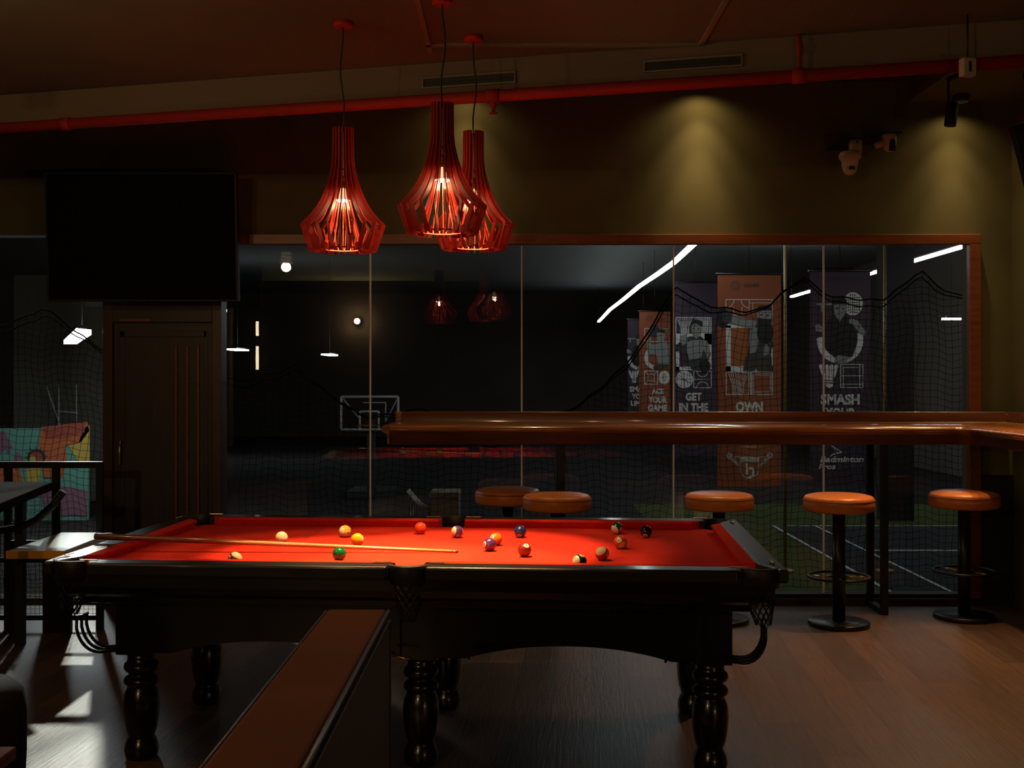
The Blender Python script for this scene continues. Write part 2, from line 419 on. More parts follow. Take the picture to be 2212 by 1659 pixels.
# ------------------------------------------------------------------ pool table
TZ, BED = .865, .825
T = empty('pool_table', (-.344, 5.031, 0), -.0697, 'black pool table with red cloth and turned legs in the middle of the room', 'pool table')
A, Bh = 1.27, .635   # half length / width between the noses
OX, OY = 1.42, .785  # outer edge of the rails
id3 = lambda a, b_, t: (a, b_, t)
bed = [(-1.33, -.56), (-1.27, -.66), (-1.2, -.685), (-.06, -.685), (-.05, -.66), (.05, -.66), (.06, -.685), (1.2, -.685), (1.27, -.66), (1.33, -.56),
       (1.33, .56), (1.27, .66), (1.2, .685), (.06, .685), (.05, .66), (-.05, .66), (-.06, .685), (-1.2, .685), (-1.27, .66), (-1.33, .56)]
MB().prism(bed, BED - .03, BED, id3).build('playing_surface', M_cloth, T)
MB().box(-.6365, -.6335, -.635, .635, BED, BED + .0004).build('baulk_line', mat('dark_line', (.10, .008, .006), .9), T)
def cushion(P, Q, n, cutP, cutQ):
    """nose from P to Q, n points away from play; cut = how far the back runs past the nose ends"""
    P, Q, n = Vector((*P, 0)), Vector((*Q, 0)), Vector((*n, 0)); d = (Q - P).normalized()
    prof = [(.0, .034), (.004, .038), (.052, .040), (.052, 0), (.016, 0), (.003, .026)]  # (depth, height over bed)
    b = MB(); rings = []
    def ring(base, ext, f):
        return [base + d * (ext * (v / .052)) + n * v * f + Vector((0, 0, BED + h)) for v, h in prof]
    L = (Q - P).length
    rings.append(ring(P, -cutP, 1)); 
    for t, off in ((.0, 0),):
        pass
    rings.append([p.copy() for p in ring(Q, cutQ, 1)])
    b.loft(rings, smooth=False); return b.build('cushion', M_cloth, T, bevel=.003, seg=3)
for s in (-1, 1):
    for t in (-1, 1):
        cushion((t * .068, s * Bh), (t * (A - .085), s * Bh), (0, s), .012, .045)
    cushion((s * A, -(Bh - .085)), (s * A, Bh - .085), (s, 0), .045, .045)
def railpiece(poly, axis):
    o = MB().prism(poly, .813, TZ, id3).build('rail', M_railw, T, bevel=.010, seg=4); return o
for s in (-1, 1):
    for t in (-1, 1):
        pts = [(t * .072, s * .687), (t * 1.262, s * .687), (t * 1.235, s * OY), (t * .072, s * OY)]
        railpiece(pts, 0)
    pts = [(s * 1.322, -.625), (s * 1.322, .625), (s * 1.36, .70), (s * 1.385, .755), (s * OX, .755), (s * OX, -.755), (s * 1.385, -.755), (s * 1.36, -.70)]
    railpiece(pts, 1)
# thin pale joint where cloth meets the rails at both ends
for s in (-1, 1):
    MB().box(s * 1.3215 - .0015, s * 1.3215 + .0015, -.60, .60, TZ - .002, TZ + .0012).build('cloth_bead', M_brass, T)
# cabinet: upper frame with curved underside, lower aprons
def frame(x, y, z): return [Vector((-x, -y, z)), Vector((x, -y, z)), Vector((x, y, z)), Vector((-x, y, z))]
prof = [(1.375, .742, .814), (1.372, .739, .765), (1.362, .729, .738), (1.335, .702, .722), (1.30, .667, .715), (1.295, .662, .69), (1.27, .64, .685)]
MB().loft([frame(*p) for p in prof], smooth=False).build('cabinet', M_tblack, T, bevel=.003)
def arch(n, L, z0, z1, zt):
    pts = [(-L, zt), (-L, z0)]
    for i in range(n + 1):
        u = -1 + 2 * i / n
        pts.append((u * (L - .12), z0 + (z1 - z0) * (1 - abs(u) ** 2.2)))
    pts += [(L, z0), (L, zt)]
    return pts
for s in (-1, 1):
    for t in (-1, 1):
        MB().prism(arch(16, .53, .455, .51, .688), 0, .03, lambda a, z, q: (t * .60 + a, s * (.50 - q), z)).build('apron', M_tblack, T)
    MB().prism(arch(16, .46, .455, .51, .688), 0, .03, lambda a, z, q: (s * (1.235 - q), a, z)).build('apron', M_tblack, T)
legp = [(.001, 0), (.060, 0), (.066, .012), (.070, .035), (.066, .06), (.056, .082), (.052, .092), (.056, .10), (.064, .125), (.071, .175), (.074, .22), (.070, .265), (.058, .292), (.056, .298), (.070, .310), (.073, .322), (.066, .336), (.052, .345), (.052, .352), (.066, .362), (.073, .376), (.068, .392), (.058, .40), (.056, .415), (.056, .445), (.001, .445)]
first = None
for x in (-1.17, 0, 1.17):
    for y in (-.4, .4):
        if first is None:
            b = MB().lathe(legp, 36); b.box(-.078, .078, -.078, .078, .44, .69); first = b.build('leg', M_tblack, T, loc=(x, y, 0))
        else:
            o = first.copy(); COL.objects.link(o); o.location = (x, y, 0)
# pockets: leather, net, brass plates, ball rails
def pocket(x, y, ox, oy, corner):
    e = Vector((ox, oy, 0)).normalized(); sd = Vector((-e.y, e.x, 0)); c = Vector((x, y, 0))
    w = .068 if not corner else .075
    b = MB(); n = 14; rings = []
    for i in range(n + 1):
        a = -pi / 2 + pi * i / n
        q = c + e * cos(a) * .075 + sd * sin(a) * w
        o2 = e * cos(a) + sd * sin(a)
        rings.append([q + o2 * .0 + Vector((0, 0, TZ + .003)), q + o2 * .016 + Vector((0, 0, TZ)), q + o2 * .018 + Vector((0, 0, TZ - .035)), q + o2 * .006 + Vector((0, 0, TZ - .075)), q + o2 * -.004 + Vector((0, 0, TZ - .06))])
    b.loft(rings); b.build('pocket_leather', M_leather, T, bevel=.002)
    b = MB()
    for s in (-1, 1):
        if corner:
            dirs = Vector((-math.copysign(1, ox), 0, 0)) if s * sd.x * -math.copysign(1, ox) > 0 else Vector((0, -math.copysign(1, oy), 0))
        else: dirs = sd * s
        p0 = c + sd * s * (w + .008) + e * .012
        nn = Vector((-dirs.y, dirs.x, 0))
        rings = [[p0 + dirs * u + nn * v + Vector((0, 0, TZ + .004 + h)) for v, h in ((-.006, 0), (.006, 0), (.006, .004), (-.006, .004))] for u in (-.01, .05, .062)]
        MB().loft(rings, smooth=False).build('pocket_plate', M_brass, T, bevel=.0015)
    # woven net
    b = MB(); k = 12; rows = 8
    def P(i, j):
        f = j / rows; R = .062 * (1 - .55 * f ** 1.5); a = 2 * pi * (i + .5 * j) / k
        return c + e * (.004 + .025 * f) + Vector((R * cos(a), R * sin(a), TZ - .05 - .165 * f))
    for i in range(k):
        b.tube([P(i, j) for j in range(rows + 1)], .0022, 4); b.tube([P(i - j, j) for j in range(rows + 1)], .0022, 4)
    b.build('pocket_net', M_leather, T)
for s in (-1, 1):
    pocket(0, s * .70, 0, s, False)
    for t in (-1, 1): pocket(t * 1.315, s * .68, t, s, True)
for t in (-1, 1):
    for s in (-1, 1):
        b = MB()
        for i in range(3):
            y = s * (.50 + .045 * i)
            pts = [(t * (1.36), y, .61), (t * 1.362, y - s * .004, .57)]
            for q in range(1, 7):
                a = q / 6 * pi / 2
                pts.append((t * (1.362 - .07 * (1 - cos(a)) - .01 * q / 6), y - s * .004 - s * .03 * q / 6, .57 - .10 * sin(a)))
            pts += [(t * 1.22, y - s * .06, .47)]
            b.tube(pts, .0065, 8)
        b.tube([(t * 1.36, s * .49, .612), (t * 1.36, s * .60, .612)], .006, 8)
        b.build('ball_rack', M_black, T)
b = MB().tube([(-.09, -.56, .49), (-.07, -.575, .477), (-.04, -.58, .472), (-.01, -.58, .470)], .005, 8)
b.build('ball_rack', M_brass, T)
T2 = T
def bolt(x, y):
    MB().tube([(x - .02, y, .455), (x + .02, y, .455)], .006, 6).tube([(x, y, .435), (x, y, .47)], .005, 6).build('leveling_bolt', M_black, T)
bolt(.99, -.43); bolt(.20, -.43)

# ------------------------------------------------------------------ balls
R0 = .028575
NUMS = {}
def num_geo(s):
    if s not in NUMS:
        import bmesh
        vs, fs, asp = text_geo(s, .025, 3)
        bm = bmesh.new(); vv = [bm.verts.new((x, y, 0)) for x, y in vs]
        for f in fs:
            try: bm.faces.new([vv[i] for i in f])
            except ValueError: pass
        bmesh.ops.triangulate(bm, faces=bm.faces)
        for _ in range(3):
            bmesh.ops.subdivide_edges(bm, edges=[e_ for e_ in bm.edges if e_.calc_length() > .12], cuts=1)
            bmesh.ops.triangulate(bm, faces=bm.faces)
        bm.verts.index_update()
        NUMS[s] = ([(v.co.x, v.co.y) for v in bm.verts], [tuple(v.index for v in f.verts) for f in bm.faces], asp); bm.free()
    return NUMS[s]
def ball(pxx, pyy, col, num, n, a=None, roll=0, word='', place=''):
    z = BED + R0
    p = pz(pxx, pyy, z)
    stripe = a is not None
    vd = Vector((p.x, p.y, p.z - CH)).normalized()
    r = Vector((vd.y, -vd.x, 0)).normalized(); u = r.cross(vd); tw = -vd
    w = lambda t: (r * t[0] + u * t[1] + tw * t[2]).normalized()
    X = w(n) if n else Vector((1, 0, 0))
    if stripe: Z = w(a); X = (X - Z * X.dot(Z)).normalized()
    else:
        Z = u - X * u.dot(X); Z.normalize()
    Yv = Z.cross(X)
    M = Matrix((X, Yv, Z)).transposed().to_4x4()
    o = MB().sphere((0, 0, 0), R0, 40, 20).build('billiard_ball', ball_mat('ball_%s' % (word.replace(' ', '_')), col, stripe))
    o.matrix_world = Matrix.Translation(p) @ M
    tag(o, word + ' on the red cloth ' + place, 'pool ball', 'pool balls spread over the red cloth')
    if num:
        def onball(y, zz, rr): 
            x = sqrt(max(0, 1 - y * y - zz * zz)); return (x * R0 * rr, y * R0 * rr, zz * R0 * rr)
        b = MB(); k = 24; rings = [[onball(q * cos(2 * pi * j / k), q * sin(2 * pi * j / k), 1.004) for j in range(k)] for q in (.40, .26, .12)]
        b.loft(rings, caps=False); b.add([onball(0, 0, 1.004)] + rings[-1], [(0, 1 + j, 1 + (j + 1) % k) for j in range(k)], 0, True)
        sp = b.build('number_spot', mat('cream_spot', (.82, .70, .48), .15, coat=.5), o)
        vs, fs, asp = num_geo(num); h = .40; wd = h * min(asp, 1.3)
        if asp > 1.0: h = .34; wd = .46
        b = MB(); out = []
        for x, y in vs:
            yy, zz = (x - .5) * wd, (y - .5) * h
            out.append(onball(yy * cos(roll) - zz * sin(roll), yy * sin(roll) + zz * cos(roll), 1.014))
        b.add(out, fs); b.build('number', mat('black_numeral', (.01, .01, .01), .3), sp, weld=False)
    return o
ball(608.2, 1161.5, (.85, .70, .45), None, None, None, 0, 'plain cream cue ball', 'just behind the thick half of the cue')
ball(745.3, 1147.4, (.85, .48, .02), '9', (.55, -.28, .78), (-.85, .05, .5), -1.2, 'yellow striped ball numbered 9', 'near the far cushion')
ball(772, 1165.4, (.85, .42, .01), '1', (.90, .05, .42), None, -.2, 'solid yellow ball numbered 1', 'behind the cue')
ball(733, 1197, (.008, .12, .03), '6', (.72, .66, -.25), None, 0, 'solid green ball', 'in front of the cue')
ball(908.3, 1140.8, (.80, .05, .012), '3', (.86, .45, -.28), None, 0, 'solid red-orange ball', 'by the far cushion left of the middle pocket')
ball(987.7, 1148.5, (.085, .025, .14), '12', (.12, -.72, .66), (-.88, .12, .42), 0, 'purple striped ball numbered 12', 'in front of the far middle pocket')
ball(1058, 1176.2, (.085, .025, .14), '4', (-.84, .08, .53), None, .2, 'solid purple ball numbered 4', 'touching an orange ball in the view')
ball(1071.2, 1164.4, (.88, .20, .01), '5', (-.60, .38, .68), None, .3, 'solid orange ball numbered 5', 'half behind the solid purple ball')
ball(1123.7, 1148, (.012, .03, .12), '2', (-.12, -.74, .62), None, 1.0, 'solid blue ball numbered 2', 'right of the far middle pocket')
ball(1133, 1187.9, (.22, .018, .012), '7', (.30, .66, .66), None, .1, 'solid maroon ball numbered 7', 'towards the near cushion')
ball(1332.9, 1140.7, (.006, .07, .012), '14', (.62, -.32, .70), (-.62, -.50, .60), 1.2, 'green striped ball numbered 14', 'by the far cushion at the right')
ball(1395.7, 1148, (.006, .006, .006), '8', (-.15, -.72, .66), None, .5, 'solid black ball numbered 8', 'rightmost of all')
ball(1340.7, 1171.4, (.62, .07, .012), '13', (-.18, .25, .95), (-.55, .72, -.42), 3.14, 'orange striped ball numbered 13', 'below the green striped ball')
ball(1300.7, 1195.4, (.42, .022, .012), '11', (.80, .0, .60), (-.35, .62, .70), 1.3, 'red striped ball numbered 11', 'right of the blue striped ball')
ball(1252, 1213, (.012, .02, .05), '10', (.30, .88, .36), (-.80, .05, .60), .2, 'dark blue striped ball numbered 10', 'half hidden by the near cushion')
ball(507.4, 1207.8, (.12, .018, .012), '15', (-.80, .30, .52), (.45, .80, .40), .3, 'maroon striped ball numbered 15', 'by the near cushion at left')

# ------------------------------------------------------------------ cue
tip = pz(990, 1191.5, BED + .0065)
butt = px(205, 1158.5, 4.885)
e = empty('cue_stick', tip, 0, 'long wooden cue lying across the left end of the pool table', 'cue')
dv = butt - tip; L = dv.length; dn = dv / L
def at(t): return dn * (t * L)
def rad(t): return .0058 + (.0142 - .0058) * t
ash = mat('pale_ash_wood', (.62, .36, .14), .32, coat=.4, var=.12, scale=6, stretch=(1, 20, 20))
drk = mat('brown_butt_wood', (.15, .045, .014), .3, coat=.5, var=.3, scale=6, stretch=(1, 20, 20))
MB().tube([at(.016), at(.2), at(.4), at(.60), at(.66)], [rad(.016), rad(.2), rad(.4), rad(.60), rad(.66)], 20).build('shaft', ash, e)
MB().tube([at(.66), at(.8), at(.9), at(.995), at(1)], [rad(.66) * 1.002, rad(.8), rad(.9), rad(.99), .0125], 20).build('butt', drk, e)
MB().tube([at(.004), at(.016)], [.0056, .0057], 16).build('ferrule', mat('brass_ferrule', (.5, .36, .2), .35, .8), e)
MB().tube([at(0), at(.004)], [.0050, .0056], 16).build('tip', M_leather, e)
sd = dn.cross(Vector((0, 0, 1))).normalized(); uu = sd.cross(dn)
b = MB()
for k in range(4):
    a0 = k * pi / 2 + .5; rings = []
    for i in range(9):
        t = .66 - .11 * i / 8; w = .55 * (1 - i / 8) + .02; R = rad(t) + .0003
        rings.append([at(t) + (sd * cos(a0 + q * w) + uu * sin(a0 + q * w)) * R for q in (-1, -.5, 0, .5, 1)] )
    vs = [p for r_ in rings for p in r_]
    b.add(vs, [(i * 5 + j, i * 5 + j + 1, i * 5 + 6 + j, i * 5 + 5 + j) for i in range(8) for j in range(4)], 0, True)
b.build('splice_points', drk, e, weld=False)

# ------------------------------------------------------------------ pendant lamps
finp_o = [(.046, .524), (.047, .40), (.051, .36), (.058, .328), (.065, .30), (.074, .275), (.084, .247), (.096, .220), (.112, .192), (.131, .166), (.152, .142), (.180, .115)]
finp_b = [(.143, .004), (.084, .0), (.084, .026), (.120, .034)]
finp_i = [(.160, .114), (.140, .131), (.118, .147), (.100, .168), (.082, .198), (.066, .232), (.052, .262), (.040, .292), (.030, .33), (.026, .37), (.024, .44), (.024, .524)]
LAMPC = (1.0, .62, .28)
def lamp(loc, label):
    e = empty('pendant_lamp', loc, 0, label, 'pendant lamp', 'red slatted pendant lamps over the pool table')
    mfin = None
    N = 20
    for i in range(N):
        if mfin is None:
            # the slat is two ribbons joined: built as strips so that the outline may bend inwards
            b = MB(); po, pi_ = finp_o, finp_i[::-1]
            loop = finp_o + finp_b + finp_i
            n = len(loop); th = .002
            vs = [(r, -th, z) for r, z in loop] + [(r, th, z) for r, z in loop]
            b.add(vs, [tuple(range(n))[::-1], tuple(range(n, 2 * n))] + [(i_, (i_ + 1) % n, n + (i_ + 1) % n, n + i_) for i_ in range(n)])
            mfin = b.build('slat', M_redlamp, e)
            import bmesh
            bm = bmesh.new(); bm.from_mesh(mfin.data); bmesh.ops.triangulate(bm, faces=[f for f in bm.faces if len(f.verts) > 4]); bm.to_mesh(mfin.data); bm.free()
            o = mfin
        else:
            o = mfin.copy(); COL.objects.link(o); o.parent = e
        o.rotation_euler = (0, 0, 2 * pi * (i + .5) / N + loc[0])
    def flat_ring(ri, ro, z0, z1, n=48):
        b = MB(); rings = [[Vector((q * cos(2 * pi * j / n), q * sin(2 * pi * j / n), z)) for j in range(n)] for q, z in ((ri, z0), (ro, z0), (ro, z1), (ri, z1))]
        return b.loft(rings, closed=True, smooth=False)
    for i in range(11):
        a = 2 * pi * (i + .25) / 11 + loc[0]
        rings = []
        for r_, z_ in ((.018, .30), (.030, .215), (.055, .11), (.082, .018)):
            d_ = Vector((cos(a), sin(a), 0)); t_ = Vector((-sin(a), cos(a), 0)); c_ = d_ * r_ + Vector((0, 0, z_))
            rings.append([c_ - d_ * .003 - t_ * .0015, c_ + d_ * .003 - t_ * .0015, c_ + d_ * .003 + t_ * .0015, c_ - d_ * .003 + t_ * .0015])
        MB().loft(rings, smooth=False).build('inner_rod', M_redlamp, e)
    flat_ring(.078, .092, .012, .016).build('lower_ring', M_redlamp, e)
    flat_ring(.018, .030, .345, .349).build('upper_ring', M_redlamp, e)
    flat_ring(.010, .034, .505, .509).build('top_plate', M_redlamp, e)
    MB().lathe([(.001, .318), (.013, .318), (.014, .31), (.014, .278), (.012, .27), (.001, .27)], 20).build('socket', mat('bronze_socket', (.25, .10, .05), .4, .6), e)
    MB().lathe([(.010, .272), (.012, .262), (.016, .245), (.025, .228), (.029, .220)], 24).build('bulb', glow('warm_reflector', (1, .60, .32), 1.1), e)
    MB().lathe([(.001, .222), (.028, .222), (.029, .219), (.027, .215), (.001, .213)], 24).build('bulb_lens', glow('warm_bulb', (1, .74, .45), 40), e)
    MB().tube([(0, 0, .318), (0, 0, .52)], .003, 6).build('inner_cord', mat('pale_cord', (.5, .36, .3), .5), e)
    H = ZC - loc[2]
    pts = []
    for i in range(13):
        f = i / 12; pts.append((.012 * sin(f * 5.5 + loc[0] * 7) * sin(pi * f), 0, .515 + (H - .02 - .515) * f))
    MB().tube(pts, .0035, 8).build('cord', M_matblk, e)
    MB().lathe([(.001, H - .024), (.038, H - .024), (.042, H - .020), (.042, H), (.001, H)], 32).build('canopy', M_redlamp, e)
    light('bulb_light', 'SPOT', (0, 0, .209), 205, LAMPC, e, spot_size=radians(66), spot_blend=.75, shadow_soft_size=.014)
    light('bulb_glow', 'POINT', (.004, -.004, .195), 4.4, (1, .55, .28), e, shadow_soft_size=.014)
    return e
lamp((-.715, 4.80, 2.105), 'red slatted pendant lamp hanging apart at the left')
lamp((-.277, 4.51, 2.14), 'red slatted pendant lamp in front of another, highest of the three')
lamp((-.170, 5.00, 2.135), 'red slatted pendant lamp partly hidden behind the nearer lamp')

# ------------------------------------------------------------------ bar counter along the window
prof = [(0, 1.27), (0, 1.338), (.004, 1.342), (.026, 1.342), (.030, 1.338), (.030, 1.27), (.30, 1.269), (.36, 1.270), (.40, 1.268), (.425, 1.262), (.445, 1.252), (.455, 1.235), (.448, 1.222), (.43, 1.212), (.415, 1.205), (.410, 1.14), (.395, 1.135), (.395, 1.21), (0, 1.22)]
e = empty('bar_counter', (0, 7.86, 0), 0, 'long lacquered wooden bar counter with a back ledge along the window', 'bar counter')
X0, X1, YA = -.80, 3.44, -2.1
cr = prof
path = []
b = MB()
def prun(d, z, k):
    # k: 0 left end, 1 inner corner, 2 end of the right arm
    rx = X1 - d
    return [Vector((X0, -d, z)), Vector((rx, -d, z)), Vector((rx, YA, z))][k]
rings = [[prun(d, z, k) for d, z in prof] for k in range(3)]
# soften the inner corner of the front moulding
def corner(d, z, q):
    r = .10 if d > .1 else 0.0
    cx, cy = X1 - d, -d
    a = q * pi / 2
    return Vector((cx - r + r * sin(a), cy - r + r * cos(a), z))
rings = [[prun(d, z, 0) for d, z in prof]] + [[corner(d, z, q / 6) for d, z in prof] for q in range(7)] + [[prun(d, z, 2) for d, z in prof]]
b.loft(rings, smooth=False); top = b.build('counter_top', [M_wood, mat('shaded_counter_wood', (.095, .026, .009), .3, coat=.5, var=.35, scale=3, stretch=(1, 14, 14))], e)
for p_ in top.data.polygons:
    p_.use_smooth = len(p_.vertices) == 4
    if p_.center.z > 1.30 or p_.center.z < 1.20: p_.material_index = 1  # same wood on apron and back ledge, their shade put into a darker colour
md = top.modifiers.new('b', 'BEVEL'); md.width = .002; md.segments = 2; md.limit_method = 'ANGLE'; md.angle_limit = radians(50)
MB().box(X0 - .006, X0 + .040, -.045, .0, 1.268, 1.345).build('end_cap', M_wood, e, bevel=.014, seg=4)
endp = [(0, 1.268), (.03, 1.268), (.05, 1.258), (.06, 1.237), (.052, 1.222), (.035, 1.212), (.022, 1.205), (.018, 1.14), (0, 1.138)]
MB().prism(endp, -.435, 0, lambda u, z, t: Vector((X0 - u, t, z))).build('end_moulding', M_wood, e, bevel=.004)
for X in (.33, 2.475):
    b = MB()
    b.box(X - .022, X + .022, -.34, -.296, 0, 1.22).box(X - .022, X + .022, -.044, 0.0, 0, 1.22).box(X - .022, X + .022, -.296, -.044, 0, .04).box(X - .022, X + .022, -.296, -.044, 1.18, 1.22)
    b.build('frame_leg', M_black, e, bevel=.002)

# ------------------------------------------------------------------ bar stools
def make_stool(label):
    e = empty('bar_stool', (0, 0, 0), 0, label, 'bar stool', 'tan leather bar stools at the counter')
    b = MB().lathe([(.001, .727), (.19, .727), (.212, .733), (.220, .745), (.221, .792), (.219, .800)], 48); b.build('seat_side', M_tan, e)
    b = MB().lathe([(.219, .800), (.217, .812), (.205, .824), (.17, .833), (.10, .838), (.001, .839)], 48); b.build('seat_pad', M_tan, e)
    MB().ring((0, 0, .801), .2195, .0035, 64).build('piping', mat('dark_tan_piping', (.28, .09, .025), .5), e)
    MB().lathe([(.001, .03), (.040, .03), (.040, .727), (.001, .727)], 28).build('column', M_black, e)
    b = MB().ring((0, 0, .31), .19, .009, 56, 10)
    MB_ = b
    MB_.build('foot_ring', M_black, e)
    b = MB()
    for i in range(4):
        a = i * pi / 2 + .3; b.tube([(.038 * cos(a), .038 * sin(a), .31), (.184 * cos(a), .184 * sin(a), .31)], .006, 8)
    b.build('ring_spokes', M_brass, e)
    MB().lathe([(.001, 0), (.188, 0), (.192, .004), (.192, .024), (.188, .030), (.001, .034)], 56).build('base', M_black, e)
    return e
stools = [(1203, 7.27, 'tan leather bar stool under the counter overlapping a darker stool behind it'), (1553, 7.33, 'tan leather bar stool standing behind the far right corner of the pool table'),
          (1812, 7.22, 'tan leather bar stool fully in view with its foot ring, right of the pool table'), (2083, 7.43, 'tan leather bar stool half shaded at the right end of the counter'), (1097, 7.63, 'shaded dark bar stool pushed under the counter at the left')]
s0 = None
for x, Y, lab in stools:
    if s0 is None: s0 = make_stool(lab); o = s0
    else: o = copy_tree(s0); o['label'] = lab
    o.location = ((x - CX) * Y / F, Y, 0); o.rotation_euler = (0, 0, .2 + x)

# ------------------------------------------------------------------ low partition in the foreground
e = empty('partition', (-.465, 1.0, 0), 0, 'low brown-topped partition running from the camera to the pool table', 'partition')
zt = CH - (1315 - CY) * 3.42 / F
MB().box(-.10, .10, 0, 2.40, 0, zt - .03).build('panel', M_pars, e, bevel=.003)
MB().box(-.092, .088, 0, 2.42, zt - .03, zt).build('cap', M_par, e, bevel=.012, seg=3)
MB().tube([(.093, 0, zt - .006), (.093, 2.41, zt - .006)], .006, 8).tube([(-.0945, 0, zt - .005), (-.0945, 2.41, zt - .005)], .003, 8).build('edge_strip', mat('dull_edge_metal', (.16, .17, .16), .35, .6), e)
MB().box(.06, .102, 2.37, 2.412, 0, zt - .032).build('corner_post', M_matblk, e, bevel=.003)

# ------------------------------------------------------------------ left: railing, ledge, dark table, chair
YR = 7.10
e = empty('railing', (0, YR, 0), 0, 'black square tube railing with wire mesh in front of the left window', 'railing')
xa, xb, xm = -4.2, px(216, 1000, YR).x, px(121, 1000, YR).x
ztop = CH - (997 - CY) * YR / F
MB().box(xa, xb + .02, -.02, .02, ztop - .04, ztop).build('top_rail', M_black, e, bevel=.002)
for x in (xb, xm, px(18, 1000, YR).x, -3.75):
    MB().box(x - .02, x + .02, -.02, .02, 0, ztop - .04).build('post', M_black, e, bevel=.002)
for z in (.06, .42):
    MB().box(xa, xb - .02, -.014, .014, z, z + .03).build('cross_rail', M_black, e)
b = MB()
x = xa
while x < xm - .02:
    b.tube([(x, 0, .09), (x, 0, .90)], .0013, 4); x += .027
z = .10
while z < .91:
    b.tube([(xa, .0015, z), (xm - .02, .0015, z)], .0013, 4); z += .027
x = xm + .04
while x < xb - .02:
    b.tube([(x, 0, .09), (x, 0, .42)], .0013, 4); x += .027
z = .10
while z < .42:
    b.tube([(xm + .02, .0015, z), (xb - .02, .0015, z)], .0013, 4); z += .027
b.build('wire_mesh', M_black, e)
# ledge with yellow edge
zl = .615
n0, n1 = pz(14, 1190, zl), pz(139, 1190, zl); f0, f1 = pz(124, 1150, zl), pz(246, 1150, zl)
e = empty('side_ledge', ((n0.x + n1.x) / 2, (n0.y + f0.y) / 2, 0), 0, 'white-topped narrow ledge table with a yellow front edge left of the pool table', 'side table')
o_ = e.location
X_0, X_1, Y_0, Y_1 = n0.x - o_.x, n1.x - o_.x, n0.y - o_.y, f0.y - o_.y
MB().box(X_0, X_1, Y_0, Y_1, zl - .042, zl).build('top', M_ledge, e, bevel=.004)
MB().box(X_0 - .002, X_1 + .002, Y_0 - .008, Y_0, zl - .044, zl + .002).build('yellow_edge', M_yel, e, bevel=.003)
b = MB()
for xx in (X_0 + .03, X_1 - .03):
    b.box(xx - .02, xx + .02, Y_0 + .03, Y_1, zl - .082, zl - .042)
b.box(X_0 + .05, X_1 - .05, Y_1 - .04, Y_1, zl - .082, zl - .042)
b.build('under_frame', M_black, e)
for xa_, xb_ in ((-3.10, -3.03), (-2.90, -2.73)):
    MB().box(xa_ - o_.x, xb_ - o_.x, Y_1 - .04, Y_1, 0, zl - .082 if xb_ > -2.8 else zl - .05).build('support_panel', M_black, e)
MB().box(-3.10 - o_.x, X_0, Y_1 - .04, Y_1, zl - .082, zl - .046).build('support_rail', M_black, e)
# dark slanted top at the far left
e = empty('high_table', (-2.93, 6.55, 0), 0, 'dark high table with a curved brace at the left frame edge', 'table')
zt2 = .955
MB().prism([(-.75, -1.0), (.41, -1.0), (.19, .22), (-.75, .22)], zt2 - .05, zt2, id3).build('top', mat('dull_dark_top', (.014, .012, .011), .95, spec=.05), e, bevel=.004)
for xx, yy in ((.03, .14), (.25, -.90), (-.7, .14), (-.7, -.90)):
    MB().box(xx - .025, xx + .025, yy - .025, yy + .025, 0, zt2 - .05).build('leg', M_matblk, e, bevel=.003)
MB().tube([(.28, .15, .905), (.22, .14, .82), (.13, .13, .74), (.03, .12, .695), (-.12, .1, .67), (-.30, .05, .66)], .022, 10).build('brace', M_matblk, e)
# foreground bits at lower left
e = empty('armchair', (-1.93, 3.95, 0), 0, 'rounded dark armchair cut off by the lower left frame edge', 'chair')
MB().lathe([(.001, .06), (.20, .06), (.215, .10), (.222, .25), (.222, .40), (.212, .47), (.18, .50), (.001, .505)], 40).build('seat', mat('dark_brown_leather', (.02, .011, .008), .8, spec=.15), e)
for a in range(4):
    MB().tube([(.14 * cos(a * pi / 2 + .7), .14 * sin(a * pi / 2 + .7), 0), (.14 * cos(a * pi / 2 + .7), .14 * sin(a * pi / 2 + .7), .07)], .016).build('leg', M_black, e)
p = px(36, 1612, 3.15)
e = empty('low_table', (p.x - .30, p.y - .25, 0), 0, 'corner of a low red-brown table at the bottom left', 'table')
MB().box(-.30, .30, -.25, .25, p.z - .035, p.z).build('top', M_trimw, e, bevel=.004)
MB().box(-.20, .20, -.16, .16, .0, .02).build('foot', M_black, e); MB().tube([(0, 0, .02), (0, 0, p.z - .035)], .03, 16).build('column', M_black, e)

# ------------------------------------------------------------------ behind the camera (mirrored in the glass, but for the added fill lamp)
for z0, z1, lab in ((1.70, 2.08, 'lower warm white tube lamp on the wall behind the viewer'), (2.22, 2.46, 'upper warm white tube lamp on the wall behind the viewer')):
    e = empty('tube_lamp', (-3.92, YF + .02, z0), 0, lab, 'wall lamp', 'tube lamps on the wall behind the viewer')
    MB().box(-.03, .03, -.02, .01, 0, z1 - z0).build('base', M_matblk, e); MB().tube([(0, .03, .01), (0, .03, z1 - z0 - .01)], .022, 12).build('tube', glow('warm_tube', (1, .78, .5), 14), e)
e = empty('ceiling_lantern', (-2.45, 3.6, ZC), 0, 'warm louvred lantern on the ceiling to the left of the viewer, mirrored in the glass', 'ceiling light')
MB().lathe([(.001, 0), (.07, 0), (.07, -.02), (.001, -.02)], 24).build('canopy', M_matblk, e)
MB().tube([(0, 0, -.02), (0, 0, -.12)], .006).build('stem', M_matblk, e)
MB().lathe([(.001, -.26), (.05, -.25), (.06, -.20), (.05, -.14), (.001, -.12)], 24).build('globe', glow('warm_lantern', (1, .66, .34), .5), e)
for q in range(4): MB().ring((0, 0, -.14 - .037 * q), .075, .004).build('louvre', M_matblk, e)
light('lantern_light', 'POINT', (0, 0, -.30), 24, (1, .60, .27), e, shadow_soft_size=.05)
